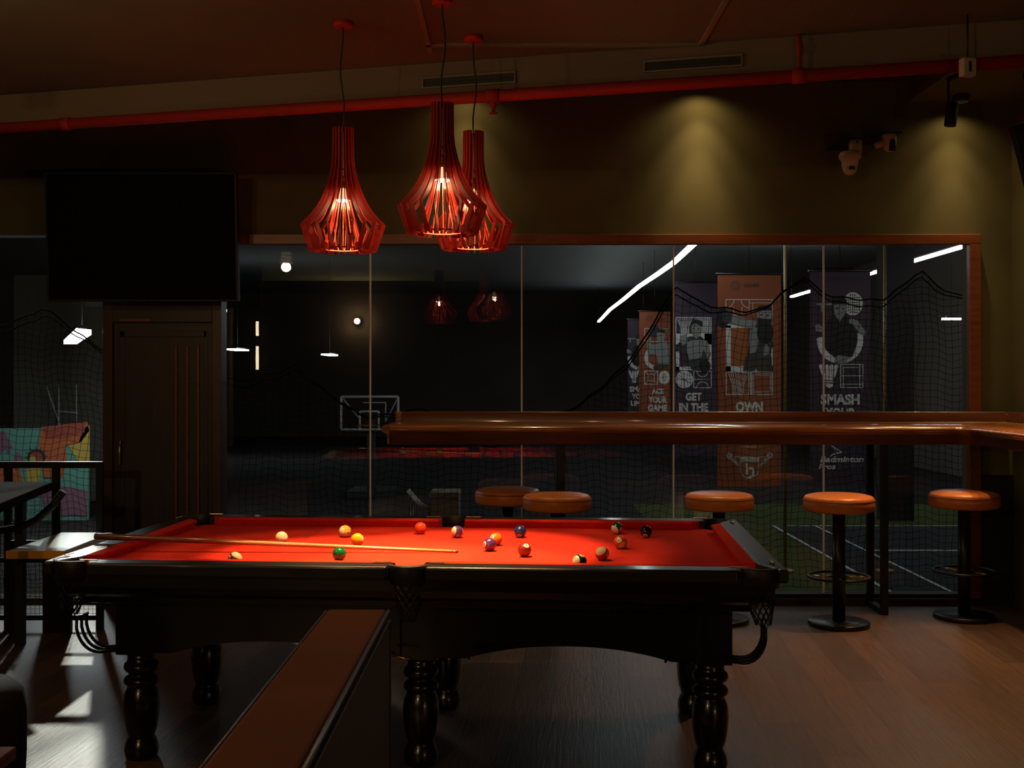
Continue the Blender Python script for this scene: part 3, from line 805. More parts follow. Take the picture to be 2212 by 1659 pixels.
e = empty('globe_lamp', (-2.37, YF + .06, 2.45), 0, 'small glowing globe lamp on the wall behind the viewer', 'wall lamp')
MB().sphere((0, .02, 0), .045).build('globe', glow('warm_globe', (1, .72, .42), 8), e); light('globe_light', 'POINT', (0, .10, 0), 85, (1, .62, .30), e, shadow_soft_size=.04); MB().lathe([(.03, -.07), (.03, -.03), (.001, -.03)], 16, M=Matrix.Rotation(-pi / 2, 4, 'X')).build('base', M_matblk, e)

e = empty('fill_lamp', (2.75, -1.0, 0), 0, 'unseen low lamp with a warm globe, added behind the viewer as fill light', 'fill lamp')  # lamp added to lift the ambient light, its mirror image hidden by the counter
MB().lathe([(.001, 0), (.13, 0), (.13, .015), (.02, .025), (.001, .025)], 28).build('base', M_black, e)
MB().tube([(0, 0, .025), (0, 0, .72)], .010, 12).build('pole', M_black, e)
MB().sphere((0, 0, .78), .06).build('globe', glow('warm_fill_globe', (1, .68, .36), 3), e)
light('globe_light', 'POINT', (0, .10, .80), 26, (1, .62, .30), e, shadow_soft_size=.04)

# ------------------------------------------------------------------ the sports hall behind the glass
HY0, HY1, HX0, HX1, HZ = 8.06, 31, -12, 7.2, 3.9
struct(MB().box(HX0, HX1, HY0 - .04, HY1, -.08, -.001).build('floor_hall', M_hallf))
struct(MB().box(1.5, HX1 - .05, 8.15, 14.2, -.001, .001).build('floor_apron', mat('green_apron_floor', (.060, .072, .022), .95, spec=.1, var=.1, scale=2)))
struct(MB().box(2.75, HX1 - .05, 8.2, 12.1, -.001, .002).build('floor_court', M_slate))
b = MB()
for (x0, x1, y0, y1) in ((2.77, 2.80, 8.2, 12.1), (3.22, 3.245, 8.2, 12.1), (2.77, 7.1, 12.07, 12.1), (3.245, 7.1, 10.33, 10.38)):
    b.box(x0, x1, y0, y1, .002, .004)
ln = b.build('court_markings', M_line); struct(ln)
struct(MB().box(HX0, HX1, HY1, HY1 + .1, 0, HZ).build('wall_hall_back', M_hall))
struct(MB().box(HX1, HX1 + .1, HY0, HY1, 0, HZ).build('wall_hall_right', M_hall))
struct(MB().box(HX0 - .1, HX0, HY0, HY1, 0, HZ).build('wall_hall_left', M_hall))
struct(MB().box(HX0, HX1, HY0, HY1, HZ, HZ + .1).build('ceiling_hall', mat('grey_hall_ceiling', (.16, .16, .155), .9)))
LEDC = (.88, .97, 1.0)
def led(pts, w, s, label):
    e = empty('strip_light', pts[0], 0, label, 'strip light', 'white strip lights in the hall')
    q = [Vector(p) - Vector(pts[0]) for p in pts]; b = MB(); c = MB()
    rings = [[p + Vector((-w, 0, 0)), p + Vector((w, 0, 0)), p + Vector((w, 0, .03)), p + Vector((-w, 0, .03))] for p in q]
    b.loft(rings, smooth=False); b.build('diffuser', glow('cold_led_%d' % s, LEDC, s), e)
    rings = [[p + Vector((-w * .4, 0, .031)), p + Vector((w * .4, 0, .031)), p + Vector((w * .4, 0, .05)), p + Vector((-w * .4, 0, .05))] for p in q]
    c.loft(rings, smooth=False); c.build('housing', M_matblk, e)
    d = MB()
    for p in (q[0], q[-1]): d.tube([p + Vector((0, 0, .05)), p + Vector((0, 0, HZ - pts[0][2]))], .004, 4)
    d.build('suspension', M_matblk, e)
    return e
ZL = 3.0
# gently bent line made of straight lengths
pts = [(1.70, 8.5, ZL), (1.80, 10.0, ZL)]
for x, y in ((1530, 505), (1497, 531), (1455, 570), (1418, 596), (1380, 621), (1345, 650), (1318, 670), (1302, 687), (1293, 696)):
    Y = F * (ZL - CH) / (CY - y); pts.append(((x - CX) * Y / F, Y, ZL))
led(pts, .032, 14, 'long bent white strip light slanting across the middle of the hall')
led([(4.93, 12.05, ZL), (4.93, 20, ZL)], .03, 14, 'straight white strip light beyond the banners at the right of the hall')
led([(4.88, 8.5, ZL), (4.91, 11.98, ZL)], .03, 14, 'white strip light whose end shows at the top right corner of the window')
def small_led(x, y, Y, w, label, dx=.0, dl=.4):
    p = px(x, y, Y); e = empty('panel_light', p, dx, label, 'panel light', 'small white panel lights far in the hall')
    MB().box(-w, w, -dl, dl, 0, .025).build('diffuser', glow('cold_led_14', LEDC, 14), e); MB().box(-w * .6, w * .6, -dl, dl, .026, .05).build('housing', M_matblk, e)
    MB().tube([(0, 0, .05), (0, 0, HZ - p.z)], .005, 4).build('suspension', M_matblk, e)
small_led(513, 757, 22, .13, 'small white panel light beside the dark door, seen through the glass')
small_led(712, 768, 22, .10, 'small white panel light left of the first glass joint')
small_led(2055, 691, 15, .12, 'small white panel light low at the right end of the window', 0, .03)
# the strong light at the left
nz = 1.93
q = [pz(165, 720, nz), pz(197, 723, nz), pz(166, 743, nz), pz(138, 743, nz)]
c0 = (q[0] + q[1] + q[2] + q[3]) / 4
e = empty('hall_lamp', c0, 0, 'bright slanted white light panel behind the left window', 'panel light')
b = MB(); b.loft([[p - c0 for p in q], [p - c0 + Vector((0, 0, .04)) for p in q]], smooth=False); b.build('diffuser', glow('cold_flood', LEDC, 40), e)
b = MB(); b.loft([[p - c0 + Vector((0, 0, .041)) for p in q], [p - c0 + Vector((0, 0, .07)) for p in q]], smooth=False); b.build('housing', M_matblk, e)
b = MB()
for p in (q[0], q[2]): b.tube([p - c0 + Vector((.05, 0, .07)), p - c0 + Vector((.05, 0, HZ - nz))], .006, 4)
b.build('suspension', M_matblk, e)
e = empty('flood_lamp', (-4.30, 12.0, 3.72), 0, 'white flood lamp under the hall ceiling, hidden behind the television', 'flood lamp')
q = (Vector((-2.30, 5.75, 0)) - Vector((-4.30, 12.0, 3.72))).to_track_quat('-Z', 'Y')
h = MB().loft([[Vector((a * .10, b_ * .07, z)) for a, b_ in ((-1, -1), (1, -1), (1, 1), (-1, 1))] for z in (0.0, .05)], smooth=False).build('housing', M_matblk, e); h.rotation_mode = 'QUATERNION'; h.rotation_quaternion = q
h = MB().box(-.085, .085, -.055, .055, -.006, -.001).build('lens', glow('cold_lens', LEDC, 30), e); h.rotation_mode = 'QUATERNION'; h.rotation_quaternion = q
MB().tube([(0, .02, .04), (0, .02, HZ - 3.72)], .012).build('stem', M_matblk, e)
fl = light('flood_beam', 'SPOT', (0, 0, 0), 1000, (1.0, .98, .86), e, spot_size=radians(25), spot_blend=.35, shadow_soft_size=.06)
fl.location = q @ Vector((0, 0, -.02)); fl.rotation_mode = 'QUATERNION'; fl.rotation_quaternion = q

# net hung behind the glass
b = MB()
NY = 8.36
def net_top(X):
    pk = [px(v, 0, NY).x for v in (-185, 85, 360, 640, 920, 1190, 1460, 1735, 1995, 2260)]
    hz = [655, 662, 720, 790, 870, 900, 612, 602, 588, 560]
    for i in range(len(pk) - 1):
        if pk[i] <= X <= pk[i + 1]:
            u = (X - pk[i]) / (pk[i + 1] - pk[i]); y = hz[i] * (1 - u) + hz[i + 1] * u + 62 * 4 * u * (1 - u) * .98
            return CH - (y - CY) * NY / F
    return 1.9
cell = .050
def nd(X, z):
    s = z * 1.3 + X * 2.1
    return Vector((X + .012 * sin(s * 3 + z * 4) + .01 * sin(z * 9 + X), NY + .03 * sin(X * 1.9 + z * .8) + .02 * sin(X * 5), z + .014 * sin(X * 13) + .010 * sin(X * 29 + z * 3) + .02 * sin(X * 3.1)))
X = -4.2; cols = []
while X < 3.5: cols.append(X); X += cell
wr = .0018
def visible(X): return not (-2.95 < X < -2.05)
for X in cols:
    if not visible(X): continue
    zt_ = net_top(X); pts = []; z = .03
    while z < zt_: pts.append(nd(X, z)); z += cell
    pts.append(nd(X, zt_))
    b.tube(pts, wr, 3)
z = .03
while z < 2.3:
    run = []
    for X in cols:
        if z < net_top(X) and visible(X): run.append(nd(X, z))
        else:
            if len(run) > 1: b.tube(run, wr, 3)
            run = []
    if len(run) > 1: b.tube(run, wr, 3)
    z += cell
rope = [nd(X, net_top(X)) for X in cols]
e = empty('sports_net', (0, 0, 0), 0, 'black sports net draped behind the whole window', 'net')
b.build('mesh', M_net, e, weld=False)
b = MB().tube(rope, .006, 6).tube([p + Vector((0, .03, -.03 + .02 * sin(p.x * 4))) for p in rope], .005, 6)
b.build('top_rope', M_net, e)

# slim poles behind the glass
for x, t0, b0, lab in ((1696, 500, 1300, 'slim dull yellow pole right of the large orange banner'), (1911, 560, 1300, 'slim dull yellow pole right of the large purple banner')):
    p = px(x, 600, 9.2)
    e = MB().tube([(0, 0, 0), (0, 0, 2.75)], .013, 12).tube([(0, 0, 0), (0, 0, .02)], .07, 20).build('pole', mat('dull_yellow_paint', (.30, .21, .06), .35), loc=(p.x, p.y, 0))
    tag(e, lab, 'pole', 'slim yellow poles behind the glass')
for x, w, Y, lab in ((1934, .175, 12.6, 'dark wide column at the right end of the hall'), (1808, .5, 24, 'dark broad column far behind the large purple banner')):
    p = px(x, 600, Y)
    e = MB().box(-w, w, -.1, .1, 0, HZ).build('column', mat('dark_column_paint', (.02, .018, .018), .9), loc=(p.x, p.y, 0)); tag(e, lab, 'column', 'dark columns in the hall')
    
# ---- banners
class Ink:
    """flat print on a banner that hangs at depth Y, laid out in the banner's own plane"""
    def __init__(s, Y, o, cs, org): s.Y = Y; s.o = o; s.cs = cs; s.org = org; s.mb = {}
    def P(s, x, y, lay): 
        p = px(s.org[0] + x / s.cs, s.org[1] + y / s.cs, s.Y); return Vector((p.x, p.y - .004 - .0015 * lay, p.z)) - s.o
    def g(s, ink):
        if ink not in s.mb: s.mb[ink] = MB()
        return s.mb[ink]
    def poly(s, pts, ink, lay=1):
        import mathutils
        v = [s.P(x, y, lay) for x, y in pts]
        tris = mathutils.geometry.tessellate_polygon([[Vector((x, -y, 0)) for x, y in pts]])
        s.g(ink).add(v, [tuple(t) for t in tris])
    def rect(s, x0, y0, x1, y1, ink, lay=1): s.poly([(x0, y0), (x1, y0), (x1, y1), (x0, y1)], ink, lay)
    def line(s, pts, w, ink, lay=1):
        for (x0, y0), (x1, y1) in zip(pts, pts[1:]):
            L = math.hypot(x1 - x0, y1 - y0) or 1; nx, ny = -(y1 - y0) / L * w / 2, (x1 - x0) / L * w / 2
            s.poly([(x0 + nx, y0 + ny), (x1 + nx, y1 + ny), (x1 - nx, y1 - ny), (x0 - nx, y0 - ny)], ink, lay)
    def frame(s, x0, y0, x1, y1, w, ink, lay=1): s.line([(x0, y0), (x1, y0)], w, ink, lay); s.line([(x1, y0), (x1, y1)], w, ink, lay); s.line([(x1, y1), (x0, y1)], w, ink, lay); s.line([(x0, y1), (x0, y0)], w, ink, lay)
    def ell(s, cx, cy, rx, ry, ink, lay=1, a0=0, a1=2 * pi, n=28, rot=0):
        pts = []
        for i in range(n):
            a = a0 + (a1 - a0) * i / (n if abs(a1 - a0 - 2 * pi) < .01 else n - 1); u, v = rx * cos(a), ry * sin(a)
            pts.append((cx + u * cos(rot) - v * sin(rot), cy + u * sin(rot) + v * cos(rot)))
        s.poly(pts, ink, lay)
    def arc(s, cx, cy, r, w, ink, a0=0, a1=2 * pi, lay=1, n=30):
        s.line([(cx + r * cos(a0 + (a1 - a0) * i / n), cy + r * sin(a0 + (a1 - a0) * i / n)) for i in range(n + 1)], w, ink, lay)
    def text(s, t, x0, y0, x1, y1, ink, lay=2, bold=.03, shear=0.):
        vs, fs, asp = text_geo(t, bold, 3, shear)
        s.g(ink).add([s.P(x0 + u * (x1 - x0), y1 + v * (y0 - y1), lay) for u, v in vs], fs)
    def flush(s, name, parent):
        for ink, mb in s.mb.items(): 
            if mb.f: mb.build(name, ink, parent, weld=False)
        s.mb = {}
def banner(x0, y0, x1, y1, Y, mat_, label):
    a, c = px(x0, y0, Y), px(x1, y1, Y); o = Vector(((a.x + c.x) / 2, Y, c.z))
    e = empty('banner', o, 0, label, 'banner', 'sports banners hanging in the hall')
    MB().box(a.x - o.x, c.x - o.x, -.002, .002, 0, a.z - c.z).build('cloth', mat_, e)
    w = (c.x - a.x) / 2
    MB().tube([(-w - .02, 0, a.z - c.z), (w + .02, 0, a.z - c.z)], .012, 8).tube([(0, 0, a.z - c.z), (0, .05, HZ - c.z)], .004, 4).build('hanging_rod', M_black, e)
    return e, o
def swirl(k, cx, cy, r, ink):
    for i in range(6):
        a = i * pi / 3
        for j in range(3):
            q = r * (.45 + .25 * j); k.arc(cx, cy, q, r * .11, ink, a + j * .35, a + j * .35 + .62, n=5)
def fan(k, x0, x1, y0, ym, y1, ink, w, n=9):
    m = (x0 + x1) / 2; h = (x1 - x0) / 2
    for i in range(n):
        u = -1 + 2 * i / (n - 1); k.line([(m + u * h * .92, y0), (m + u * h * .5, ym), (m + u * h * .5, y1)], w, ink)
# large orange banner
Y = 12.0
e, o = banner(1550, 592, 1687, 1051, Y, M_orange, 'large orange sports banner reading OWN with a boxer and a winged crest')
k = Ink(Y, o, 5.186, (1350, 580))
swirl(k, 1235, 190, 55, M_inkd); k.text('CLUBS', 1330, 170, 1500, 205, M_inkd, shear=.2)
k.flush('top_logo', e)
k.line([(1130, 348), (1655, 348)], 8, M_inkw); k.line([(1130, 348), (1130, 640)], 8, M_inkw); k.line([(1650, 348), (1650, 700)], 8, M_inkw); k.line([(1390, 348), (1390, 520)], 6, M_inkw)
k.arc(1130, 350, 90, 7, M_inkw, 0, pi / 2); k.arc(1390, 350, 90, 7, M_inkw, pi / 2, pi); k.line([(1215, 430), (1215, 520), (1310, 520), (1310, 430)], 6, M_inkw); k.line([(1390, 385), (1640, 385)], 5, M_inkw); k.line([(1430, 385), (1430, 540)], 5, M_inkw)
k.rect(1130, 640, 1185, 1155, M_inkw); k.rect(1130, 1095, 1655, 1155, M_inkw); k.rect(1610, 700, 1655, 1155, M_inkw); k.rect(1130, 610, 1380, 665, M_inkw); k.rect(1185, 665, 1362, 1095, M_inko)
k.frame(1134, 1160, 1398, 1412, 9, M_inkw); k.rect(1383, 1155, 1412, 1415, M_inkw); k.frame(1415, 1160, 1652, 1412, 8, M_inkw); k.frame(1430, 1180, 1636, 1392, 5, M_inkw); k.frame(1444, 1196, 1622, 1376, 4, M_inkw)
fan(k, 1145, 1388, 1170, 1300, 1408, M_inkw, 6)
k.flush('line_art', e)
k.poly([(1380, 640), (1470, 580), (1640, 620), (1660, 700), (1640, 860), (1630, 1000), (1360, 1000), (1385, 860)], M_inkd, 2)
k.poly([(1145, 520), (1260, 530), (1400, 575), (1480, 590), (1450, 680), (1330, 655), (1170, 620)], M_inkg, 3)
k.poly([(1400, 690), (1480, 660), (1500, 800), (1470, 940), (1400, 960), (1390, 820)], M_inkg, 3)
k.poly([(1560, 820), (1620, 800), (1610, 960), (1540, 985)], M_inkg, 3)
k.ell(1095, 550, 72, 112, M_inkb, 3); k.ell(1140, 545, 52, 80, M_inkd, 4)
k.ell(1560, 520, 82, 100, M_inkg, 4); k.poly([(1480, 440), (1520, 415), (1600, 415), (1640, 450), (1640, 470), (1480, 470)], M_inkb, 5)
k.poly([(1480, 560), (1640, 570), (1620, 640), (1560, 680), (1500, 640)], M_inkb, 5); k.ell(1530, 520, 14, 9, M_inkb, 5); k.ell(1595, 525, 14, 9, M_inkb, 5)
k.ell(1565, 720, 90, 125, M_inkb, 6); k.poly([(1580, 830), (1650, 810), (1665, 880), (1620, 900)], M_inkd, 6)
k.poly([(1345, 985), (1640, 985), (1645, 1150), (1480, 1150), (1470, 1110), (1440, 1150), (1320, 1150)], M_inkd, 5)
for i in range(5): k.line([(1370 + i * 55, 1000), (1350 + i * 60, 1140)], 6, M_inkb, 6)
k.flush('boxer_print', e)
k.text('OWN', 1240, 1490, 1545, 1608, M_inkw, bold=.055)
k.flush('lettering', e)
k = Ink(Y, o, 5.978, (1530, 950))
k.line([(420, 92), (620, 92)], 8, M_inkw)
k.rect(410, 228, 655, 282, M_inkw); k.text('HATTRICK', 420, 240, 645, 272, M_inkd, 3, .0)
k.line([(330, 220), (740, 220)], 6, M_inkw); k.line([(412, 285), (418, 420), (450, 465), (530, 510), (610, 465), (645, 420), (650, 285)], 8, M_inkw); k.poly([(500, 470), (590, 450), (600, 470), (530, 515)], M_inkw)
for s in (-1, 1):
    c_ = 530
    k.arc(c_ + s * 262, 200, 32, 12, M_inkw); k.arc(c_ + s * 262, 200, 14, 8, M_inkw)
    for i in range(9):
        a = (292 - i * 17, 225 + i * 14); 
        k.line([(c_ + s * a[0], a[1]), (c_ + s * (a[0] - 40), a[1] + 26), (c_ + s * max(118, a[0] - 110 + i * 7), a[1] + 20 + i * 6)], 9 - i * .3, M_inkw)
vs = [(475, 310), (505, 300), (505, 372), (540, 350), (580, 362), (596, 400), (585, 455), (560, 470), (568, 400), (545, 380), (512, 395), (512, 440), (525, 448), (470, 448), (485, 440), (485, 325)]
k.poly(vs, M_inkw, 2)
k.flush('winged_crest', e)
# purple banner: smash
e, o = banner(1750, 585, 1880, 1050, Y, M_purple, 'purple sports banner reading SMASH YOUR with a badminton player')
def smash(Y, o, e, cs, org, full=True):
    k = Ink(Y, o, cs, org)
    swirl(k, 340, 200, 40, M_inkd); k.text('CLUBS', 395, 180, 560, 220, M_inkd, shear=.2); k.flush('top_logo', e)
    n = 60
    k.poly([(460 + 245 * cos(.05 + a), 850 + 250 * sin(.05 + a)) for a in [pi * 1.12 * i / 40 - .35 for i in range(41)]] + [(460 + 185 * cos(a), 835 + 200 * sin(a)) for a in [pi * 1.12 * (40 - i) / 40 - .3 for i in range(41)]], M_inkw, 1)
    k.ell(595, 470, 105, 122, M_inkw)
    for i in range(7):
        for j in range(8):
            x, y = 523 + i * 23, 378 + j * 26
            if ((x - 595) / 92) ** 2 + ((y - 470) / 106) ** 2 < .95: k.rect(x - 7, y - 8, x + 7, y + 8, M_purple, 2)
    k.rect(215, 462, 375, 485, M_inkg); k.rect(258, 485, 282, 550, M_inkg)
    k.poly([(232, 1120), (258, 1105), (284, 1125), (310, 1240), (310, 1275), (290, 1270)], M_inkw); k.poly([(305, 1120), (330, 1105), (340, 1125), (340, 1275), (305, 1275)], M_inkw); k.poly([(348, 1120), (372, 1105), (388, 1122), (388, 1275), (348, 1275)], M_inkw); k.poly([(398, 1125), (424, 1105), (445, 1120), (405, 1250), (396, 1240)], M_inkw)
    k.rect(305, 1285, 392, 1297, M_inkw); k.poly([(305, 1308), (392, 1308), (385, 1340), (348, 1358), (312, 1340)], M_inkw)
    k.frame(465, 1108, 702, 1352, 8, M_inkw)
    for x in (495, 668): k.line([(x, 1108), (x, 1352)], 7, M_inkw)
    for y in (1140, 1228, 1318): k.line([(465, y), (702, y)], 6, M_inkw)
    k.flush('line_art', e)
    k.poly([(320, 640), (410, 600), (520, 600), (600, 650), (640, 880), (590, 1030), (400, 1040), (300, 900)], M_inkb, 3)
    k.poly([(390, 460), (455, 425), (525, 460), (520, 560), (455, 660), (400, 580)], M_inkg, 4); k.poly([(385, 470), (400, 395), (500, 385), (530, 450), (525, 475), (400, 480)], M_inkb, 5); k.ell(430, 520, 14, 8, M_inkb, 6); k.ell(490, 522, 14, 8, M_inkb, 6)
    k.poly([(590, 660), (640, 640), (735, 770), (715, 810), (670, 790), (600, 700)], M_inkg, 5); k.ell(585, 655, 34, 30, M_inkg, 6)
    k.poly([(195, 700), (230, 680), (290, 730), (280, 770), (205, 760)], M_inkg, 5); k.poly([(300, 560), (380, 620), (320, 700), (270, 740)], M_inkd, 2)
    k.poly([(405, 1035), (440, 1010), (545, 1030), (530, 1095), (400, 1090)], M_inkg, 5)
    k.flush('player_print', e)
    k.text('SMASH', 255, 1420, 668, 1535, M_inkw, bold=.045); k.text('YOUR', 300, 1565, 628, 1675, M_inkw, bold=.045)
    k.text('LIMITS', 280, 1705, 650, 1815, M_inkw, bold=.045)
    k.flush('lettering', e)
smash(Y, o, e, 4.88, (1720, 560))
k = Ink(Y, o, 5.978, (1530, 950))
k.text('Badminton', 1440, 212, 2005, 290, M_inkw, bold=.035, shear=.25); k.text('Pros', 1420, 310, 1645, 380, M_inkw, bold=.035, shear=.25)
k.line([(1590, 78), (1725, 160), (1600, 190), (1570, 220)], 14, M_inkw); k.line([(1625, 120), (1670, 165)], 8, M_inkw)
k.line([(1715, 318), (1690, 325), (1705, 350), (1680, 380), (1665, 372)], 3, M_inkg); k.line([(1730, 352), (1750, 345), (1770, 352), (1800, 342)], 3, M_inkg); k.line([(1830, 365), (1860, 320), (1880, 360), (1900, 320), (1915, 350), (1950, 345), (1985, 310), (1975, 360)], 3, M_inkg)
k.flush('bottom_logo', e)
# purple banner: get in the
Y = 16.0
e, o = banner(1456, 610, 1549, 985, Y, M_purple, 'purple sports banner reading GET IN THE with a basketball player')
k = Ink(Y, o, 5.186, (1350, 580))
swirl(k, 655, 410, 56, M_inkd); k.text('CLUBS', 722, 415, 858, 440, M_inkd, shear=.2); k.flush('top_logo', e)
k.line([(570, 548), (770, 548)], 8, M_inkw); k.line([(570, 548), (570, 730)], 8, M_inkw); fan(k, 575, 760, 555, 650, 730, M_inkw, 7)
k.rect(780, 545, 970, 730, M_inkw)
for i in range(9):
    for j in range(8): k.rect(786 + i * 20.5, 552 + j * 22, 797 + i * 20.5, 565 + j * 22, M_purple, 2)
k.rect(570, 730, 970, 850, M_inkw); k.rect(890, 730, 970, 1130, M_inkw); k.rect(570, 930, 610, 1140, M_inkw); k.rect(570, 1100, 760, 1140, M_inkw)
k.ell(665, 1242, 98, 98, M_inkw)
for a in (-1, 0, 1): k.line([(665 + a * 40, 1150 + abs(a) * 10), (665 + a * 26, 1242), (665 + a * 40, 1335 - abs(a) * 10)], 5, M_purple, 2)
k.line([(567, 1242), (763, 1242)], 5, M_purple, 2); k.line([(590, 1185), (740, 1300)], 5, M_purple, 2)
k.frame(770, 1150, 966, 1336, 8, M_inkw); k.line([(770, 1242), (966, 1242)], 6, M_inkw); k.arc(868, 1152, 60, 7, M_inkw, 0, pi); k.arc(868, 1336, 66, 7, M_inkw, pi, 2 * pi)
k.flush('line_art', e)
k.poly([(570, 860), (640, 800), (720, 760), (850, 760), (930, 830), (960, 960), (930, 1040), (880, 1010), (860, 1100), (820, 1150), (740, 1130), (700, 1020), (690, 960), (600, 930)], M_inkd, 3)
k.poly([(695, 830), (740, 800), (860, 800), (880, 900), (850, 1000), (720, 1020), (690, 920)], M_inkg, 4); k.poly([(620, 750), (690, 740), (700, 830), (650, 860), (615, 810)], M_inkg, 4)
k.poly([(740, 640), (790, 600), (850, 640), (845, 730), (800, 790), (750, 740)], M_inkg, 5); k.poly([(735, 640), (745, 585), (800, 570), (860, 590), (870, 650), (840, 640), (790, 615)], M_inkb, 6); k.ell(770, 675, 12, 7, M_inkb, 6); k.ell(822, 678, 12, 7, M_inkb, 6)
k.poly([(870, 800), (920, 810), (955, 940), (920, 1010), (880, 900)], M_inkg, 4); k.ell(892, 1092, 66, 72, M_inkb, 6); k.arc(892, 1092, 44, 4, M_inkd, -1, 2, 7)
k.flush('player_print', e)
k.text('GET', 680, 1392, 858, 1482, M_inkw, bold=.045); k.text('IN THE', 605, 1508, 930, 1600, M_inkw, bold=.045); k.flush('lettering', e)
# orange banner: ace your game
Y = 20.5
e, o = banner(1381, 672, 1448, 945, Y, M_orange, 'small orange sports banner reading ACE YOUR GAME')
k = Ink(Y, o, 5.186, (1350, 580))
swirl(k, 270, 560, 34, M_inkd); k.text('CLUBS', 330, 555, 440, 580, M_inkd, shear=.2); k.flush('top_logo', e)
k.line([(220, 672), (500, 672)], 6, M_inkw); k.line([(220, 672), (220, 820), (500, 820)], 6, M_inkw); k.line([(435, 672), (450, 760)], 5, M_inkw); k.line([(470, 672), (480, 760)], 5, M_inkw)
k.arc(350, 1000, 112, 44, M_inkw, .6, 4.2, 1)
k.frame(218, 1148, 366, 1296, 8, M_inkw); k.line([(218, 1148), (260, 1185), (330, 1185), (366, 1148)], 6, M_inkw); k.line([(260, 1185), (260, 1260), (330, 1260), (330, 1185)], 6, M_inkw); k.line([(218, 1296), (260, 1260)], 6, M_inkw); k.line([(366, 1296), (330, 1260)], 6, M_inkw)
k.ell(440, 1222, 60, 78, M_inkw); k.arc(405, 1222, 50, 5, M_orange, -1, 1, 2); k.arc(480, 1222, 50, 5, M_orange, 2.1, 4.2, 2); k.flush('line_art', e)
k.ell(330, 700, 60, 75, M_inkd, 2); k.poly([(250, 850), (330, 850), (450, 820), (500, 860), (500, 1080), (380, 1085), (350, 960), (250, 960)], M_inkg, 3); k.poly([(355, 720), (400, 690), (445, 720), (440, 800), (400, 840), (360, 800)], M_inkg, 4); k.poly([(350, 720), (370, 685), (440, 685), (448, 730), (400, 715)], M_inkb, 5); k.poly([(310, 1100), (380, 1070), (500, 1075), (470, 1115), (330, 1140)], M_inkd, 4); k.poly([(240, 800), (290, 770), (300, 880), (250, 900)], M_inkg, 4)
k.flush('player_print', e)
k.text('ACE', 300, 1345, 435, 1405, M_inkw, bold=.045); k.text('YOUR', 262, 1432, 470, 1508, M_inkw, bold=.045); k.text('GAME', 255, 1525, 475, 1600, M_inkw, bold=.045); k.flush('lettering', e)
# farthest purple banner, half hidden
Y = 22.5
e, o = banner(1356, 690, 1424, 925, Y, M_purple, 'farthest purple sports banner, mostly hidden by the small orange one')
smash(Y, o, e, 9.2, (1332, 680))

# ---- basketball backboard, boxes
p0, p1 = px(737, 857, 15), px(860, 928, 15)
e = empty('backboard', ((p0.x + p1.x) / 2, 15, 0), 0, 'clear basketball backboard with white outlines on a stand in the dark hall', 'backboard')
w = (p1.x - p0.x) / 2; zt_, zb_ = p0.z, p1.z
b = MB()
def bar(a, c, r=.016): b.tube([a, c], r, 6)
bar((-w, 0, zt_), (w, 0, zt_)); bar((w, 0, zt_), (w, 0, zb_)); bar((w, 0, zb_), (-w, 0, zb_)); bar((-w, 0, zb_), (-w, 0, zt_))
for a, c in (((-.13, 0, zb_), (-.13, 0, zb_ + .24)), ((-.13, 0, zb_ + .24), (.12, 0, zb_ + .24)), ((.12, 0, zb_ + .24), (.12, 0, zb_))): bar(a, c, .014)
b.build('outline', M_line, e)
b = MB(); bar((-w, .02, zt_), (-.13, .1, zb_ + .12), .008); bar((w, .02, zt_), (.2, .1, zb_ + .10), .008); bar((-.10, .1, zt_ - .08), (.2, .1, zt_ - .08), .008); bar((.2, .1, zt_ - .08), (.2, .1, zb_ + .1), .008); b.build('rear_brace', M_line, e)
MB().ring((0, -.18, zb_ + .06), .15, .008).build('hoop', mat('orange_hoop', (.3, .06, .02), .5), e)
MB().box(-.05, .05, .12, .22, 0, zb_ + .2).box(-.3, .3, 0, .8, 0, .08).build('stand', M_matblk, e)
p0, p1 = px(931, 1063, 9.6), px(991, 1135, 9.6)
e = empty('storage_box', ((p0.x + p1.x) / 2, 9.75, 0), 0, 'pale storage box on the hall floor behind the far middle pocket', 'box')
w = (p1.x - p0.x) / 2
pale = mat('pale_plastic', (.22, .17, .13), .6)
MB().box(-w, w, -.15, .15, 0, p0.z - .05).build('body', pale, e, bevel=.006); MB().box(-w - .008, w + .004, -.16, .16, p0.z - .05, p0.z).build('lid', pale, e, bevel=.006)
p0 = px(905, 1092, 9.6)
e = empty('plastic_chair', (p0.x, 9.7, 0), 0, 'low pale curved chair beside the storage box in the hall', 'chair')
b = MB(); rings = []
for i in range(9):
    u = i / 8; rings.append([(-.10 + .20 * u, y, .62 - .16 * sin(u * pi / 2) + h) for y, h in ((-.14, 0), (.14, 0), (.14, -.012), (-.14, -.012))])
b.loft(rings, smooth=False); b.build('shell', pale, e)
for x in (-.06, .08):
    for y in (-.11, .11): MB().tube([(x, y, 0), (x, y, .47 if x > 0 else .53)], .010, 8).build('leg', M_black, e)

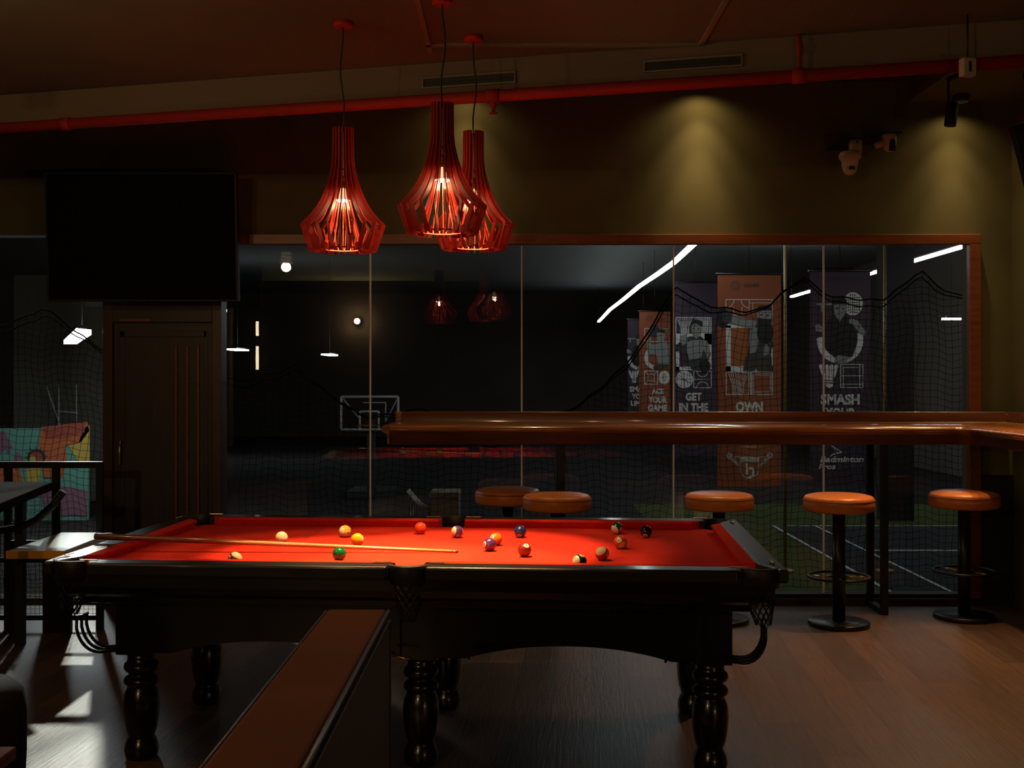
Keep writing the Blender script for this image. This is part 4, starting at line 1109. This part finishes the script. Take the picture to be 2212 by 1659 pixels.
# ---- mural and pale panels at the left of the hall
p0, p1 = px(-40, 925, 12.6), px(192, 1120, 12.6)
e = empty('mural_board', ((p0.x + p1.x) / 2, 12.6, 0), 0, 'low board painted with a colourful teal and orange mural behind the left window', 'mural')
w = (p1.x - p0.x) / 2
teal = mat('teal_paint', (.10, .27, .22), .8); org = mat('mural_orange', (.42, .10, .03), .8); red = mat('mural_red', (.28, .05, .03), .8); pur = mat('mural_purple', (.20, .09, .13), .8); yel = mat('mural_yellow', (.45, .30, .05), .8)
MB().box(-w, w, -.02, .02, .0, p0.z).build('board', teal, e)
k = Ink(12.575, Vector(e.location), 2.9625, (0, 560))
k.poly([(265, 1075), (560, 1040), (570, 1100), (520, 1170), (420, 1190), (430, 1290), (400, 1400), (280, 1400), (250, 1180)], org); k.poly([(270, 1080), (550, 1042), (540, 1110), (420, 1150), (300, 1150)], red, 2)
k.poly([(440, 1190), (500, 1180), (540, 1080), (575, 1060), (575, 1290), (540, 1300), (500, 1290)], yel)
k.poly([(-40, 1105), (30, 1100), (55, 1150), (80, 1200), (60, 1250), (40, 1210), (10, 1240), (-40, 1230)], pur); k.poly([(85, 1290), (95, 1245), (120, 1230), (140, 1260), (150, 1300)], pur)
k.ell(235, 1270, 58, 55, M_inkb, 2); k.ell(232, 1275, 45, 42, red, 3); k.poly([(190, 1290), (200, 1255), (225, 1260), (240, 1300), (215, 1310)], yel, 4)
for a in range(7): k.line([(235 + 55 * cos(pi + a * .5), 1270 + 52 * sin(pi + a * .5)), (235 + 75 * cos(pi + a * .5), 1270 + 74 * sin(pi + a * .5))], 5, M_inkb, 3)
k.poly([(-40, 1330), (120, 1320), (160, 1480), (-40, 1490)], org); k.poly([(170, 1340), (260, 1330), (250, 1450), (180, 1460)], yel); k.poly([(250, 1470), (340, 1440), (560, 1480), (560, 1640), (300, 1640)], pur)
k.flush('painting', e)
e = MB().box(-1.2, 1.3, -.03, .03, 0, 2.9).build('screen_wall', mat('grey_panel', (.16, .165, .15), .8, var=.3, scale=2, stretch=(1, 1, .2)), loc=(-5.2, 14.6, 0)); tag(e, 'tall grey panel wall behind the mural board', 'panel')
e = empty('scaffold_frame', px(150, 900, 14.0), 0, 'thin pale metal frame in front of the grey panel wall', 'frame')
sc = 14.0 / F; b = MB()
for a in (((-50, 66), (-20, -20)), ((-23, 70), (-23, -75)), ((-27, 12), (18, 8)), ((15, 70), (15, -30))):
    b.tube([(a[0][0] * sc, 0, a[0][1] * sc), (a[1][0] * sc, 0, a[1][1] * sc)], .008, 5)
b.tube([(-23 * sc, 0, -75 * sc), (-23 * sc, 0, -(e.location.z))], .008, 5); b.tube([(15 * sc, 0, -30 * sc), (15 * sc, 0, -(e.location.z))], .008, 5)
b.build('tubes', M_line, e)
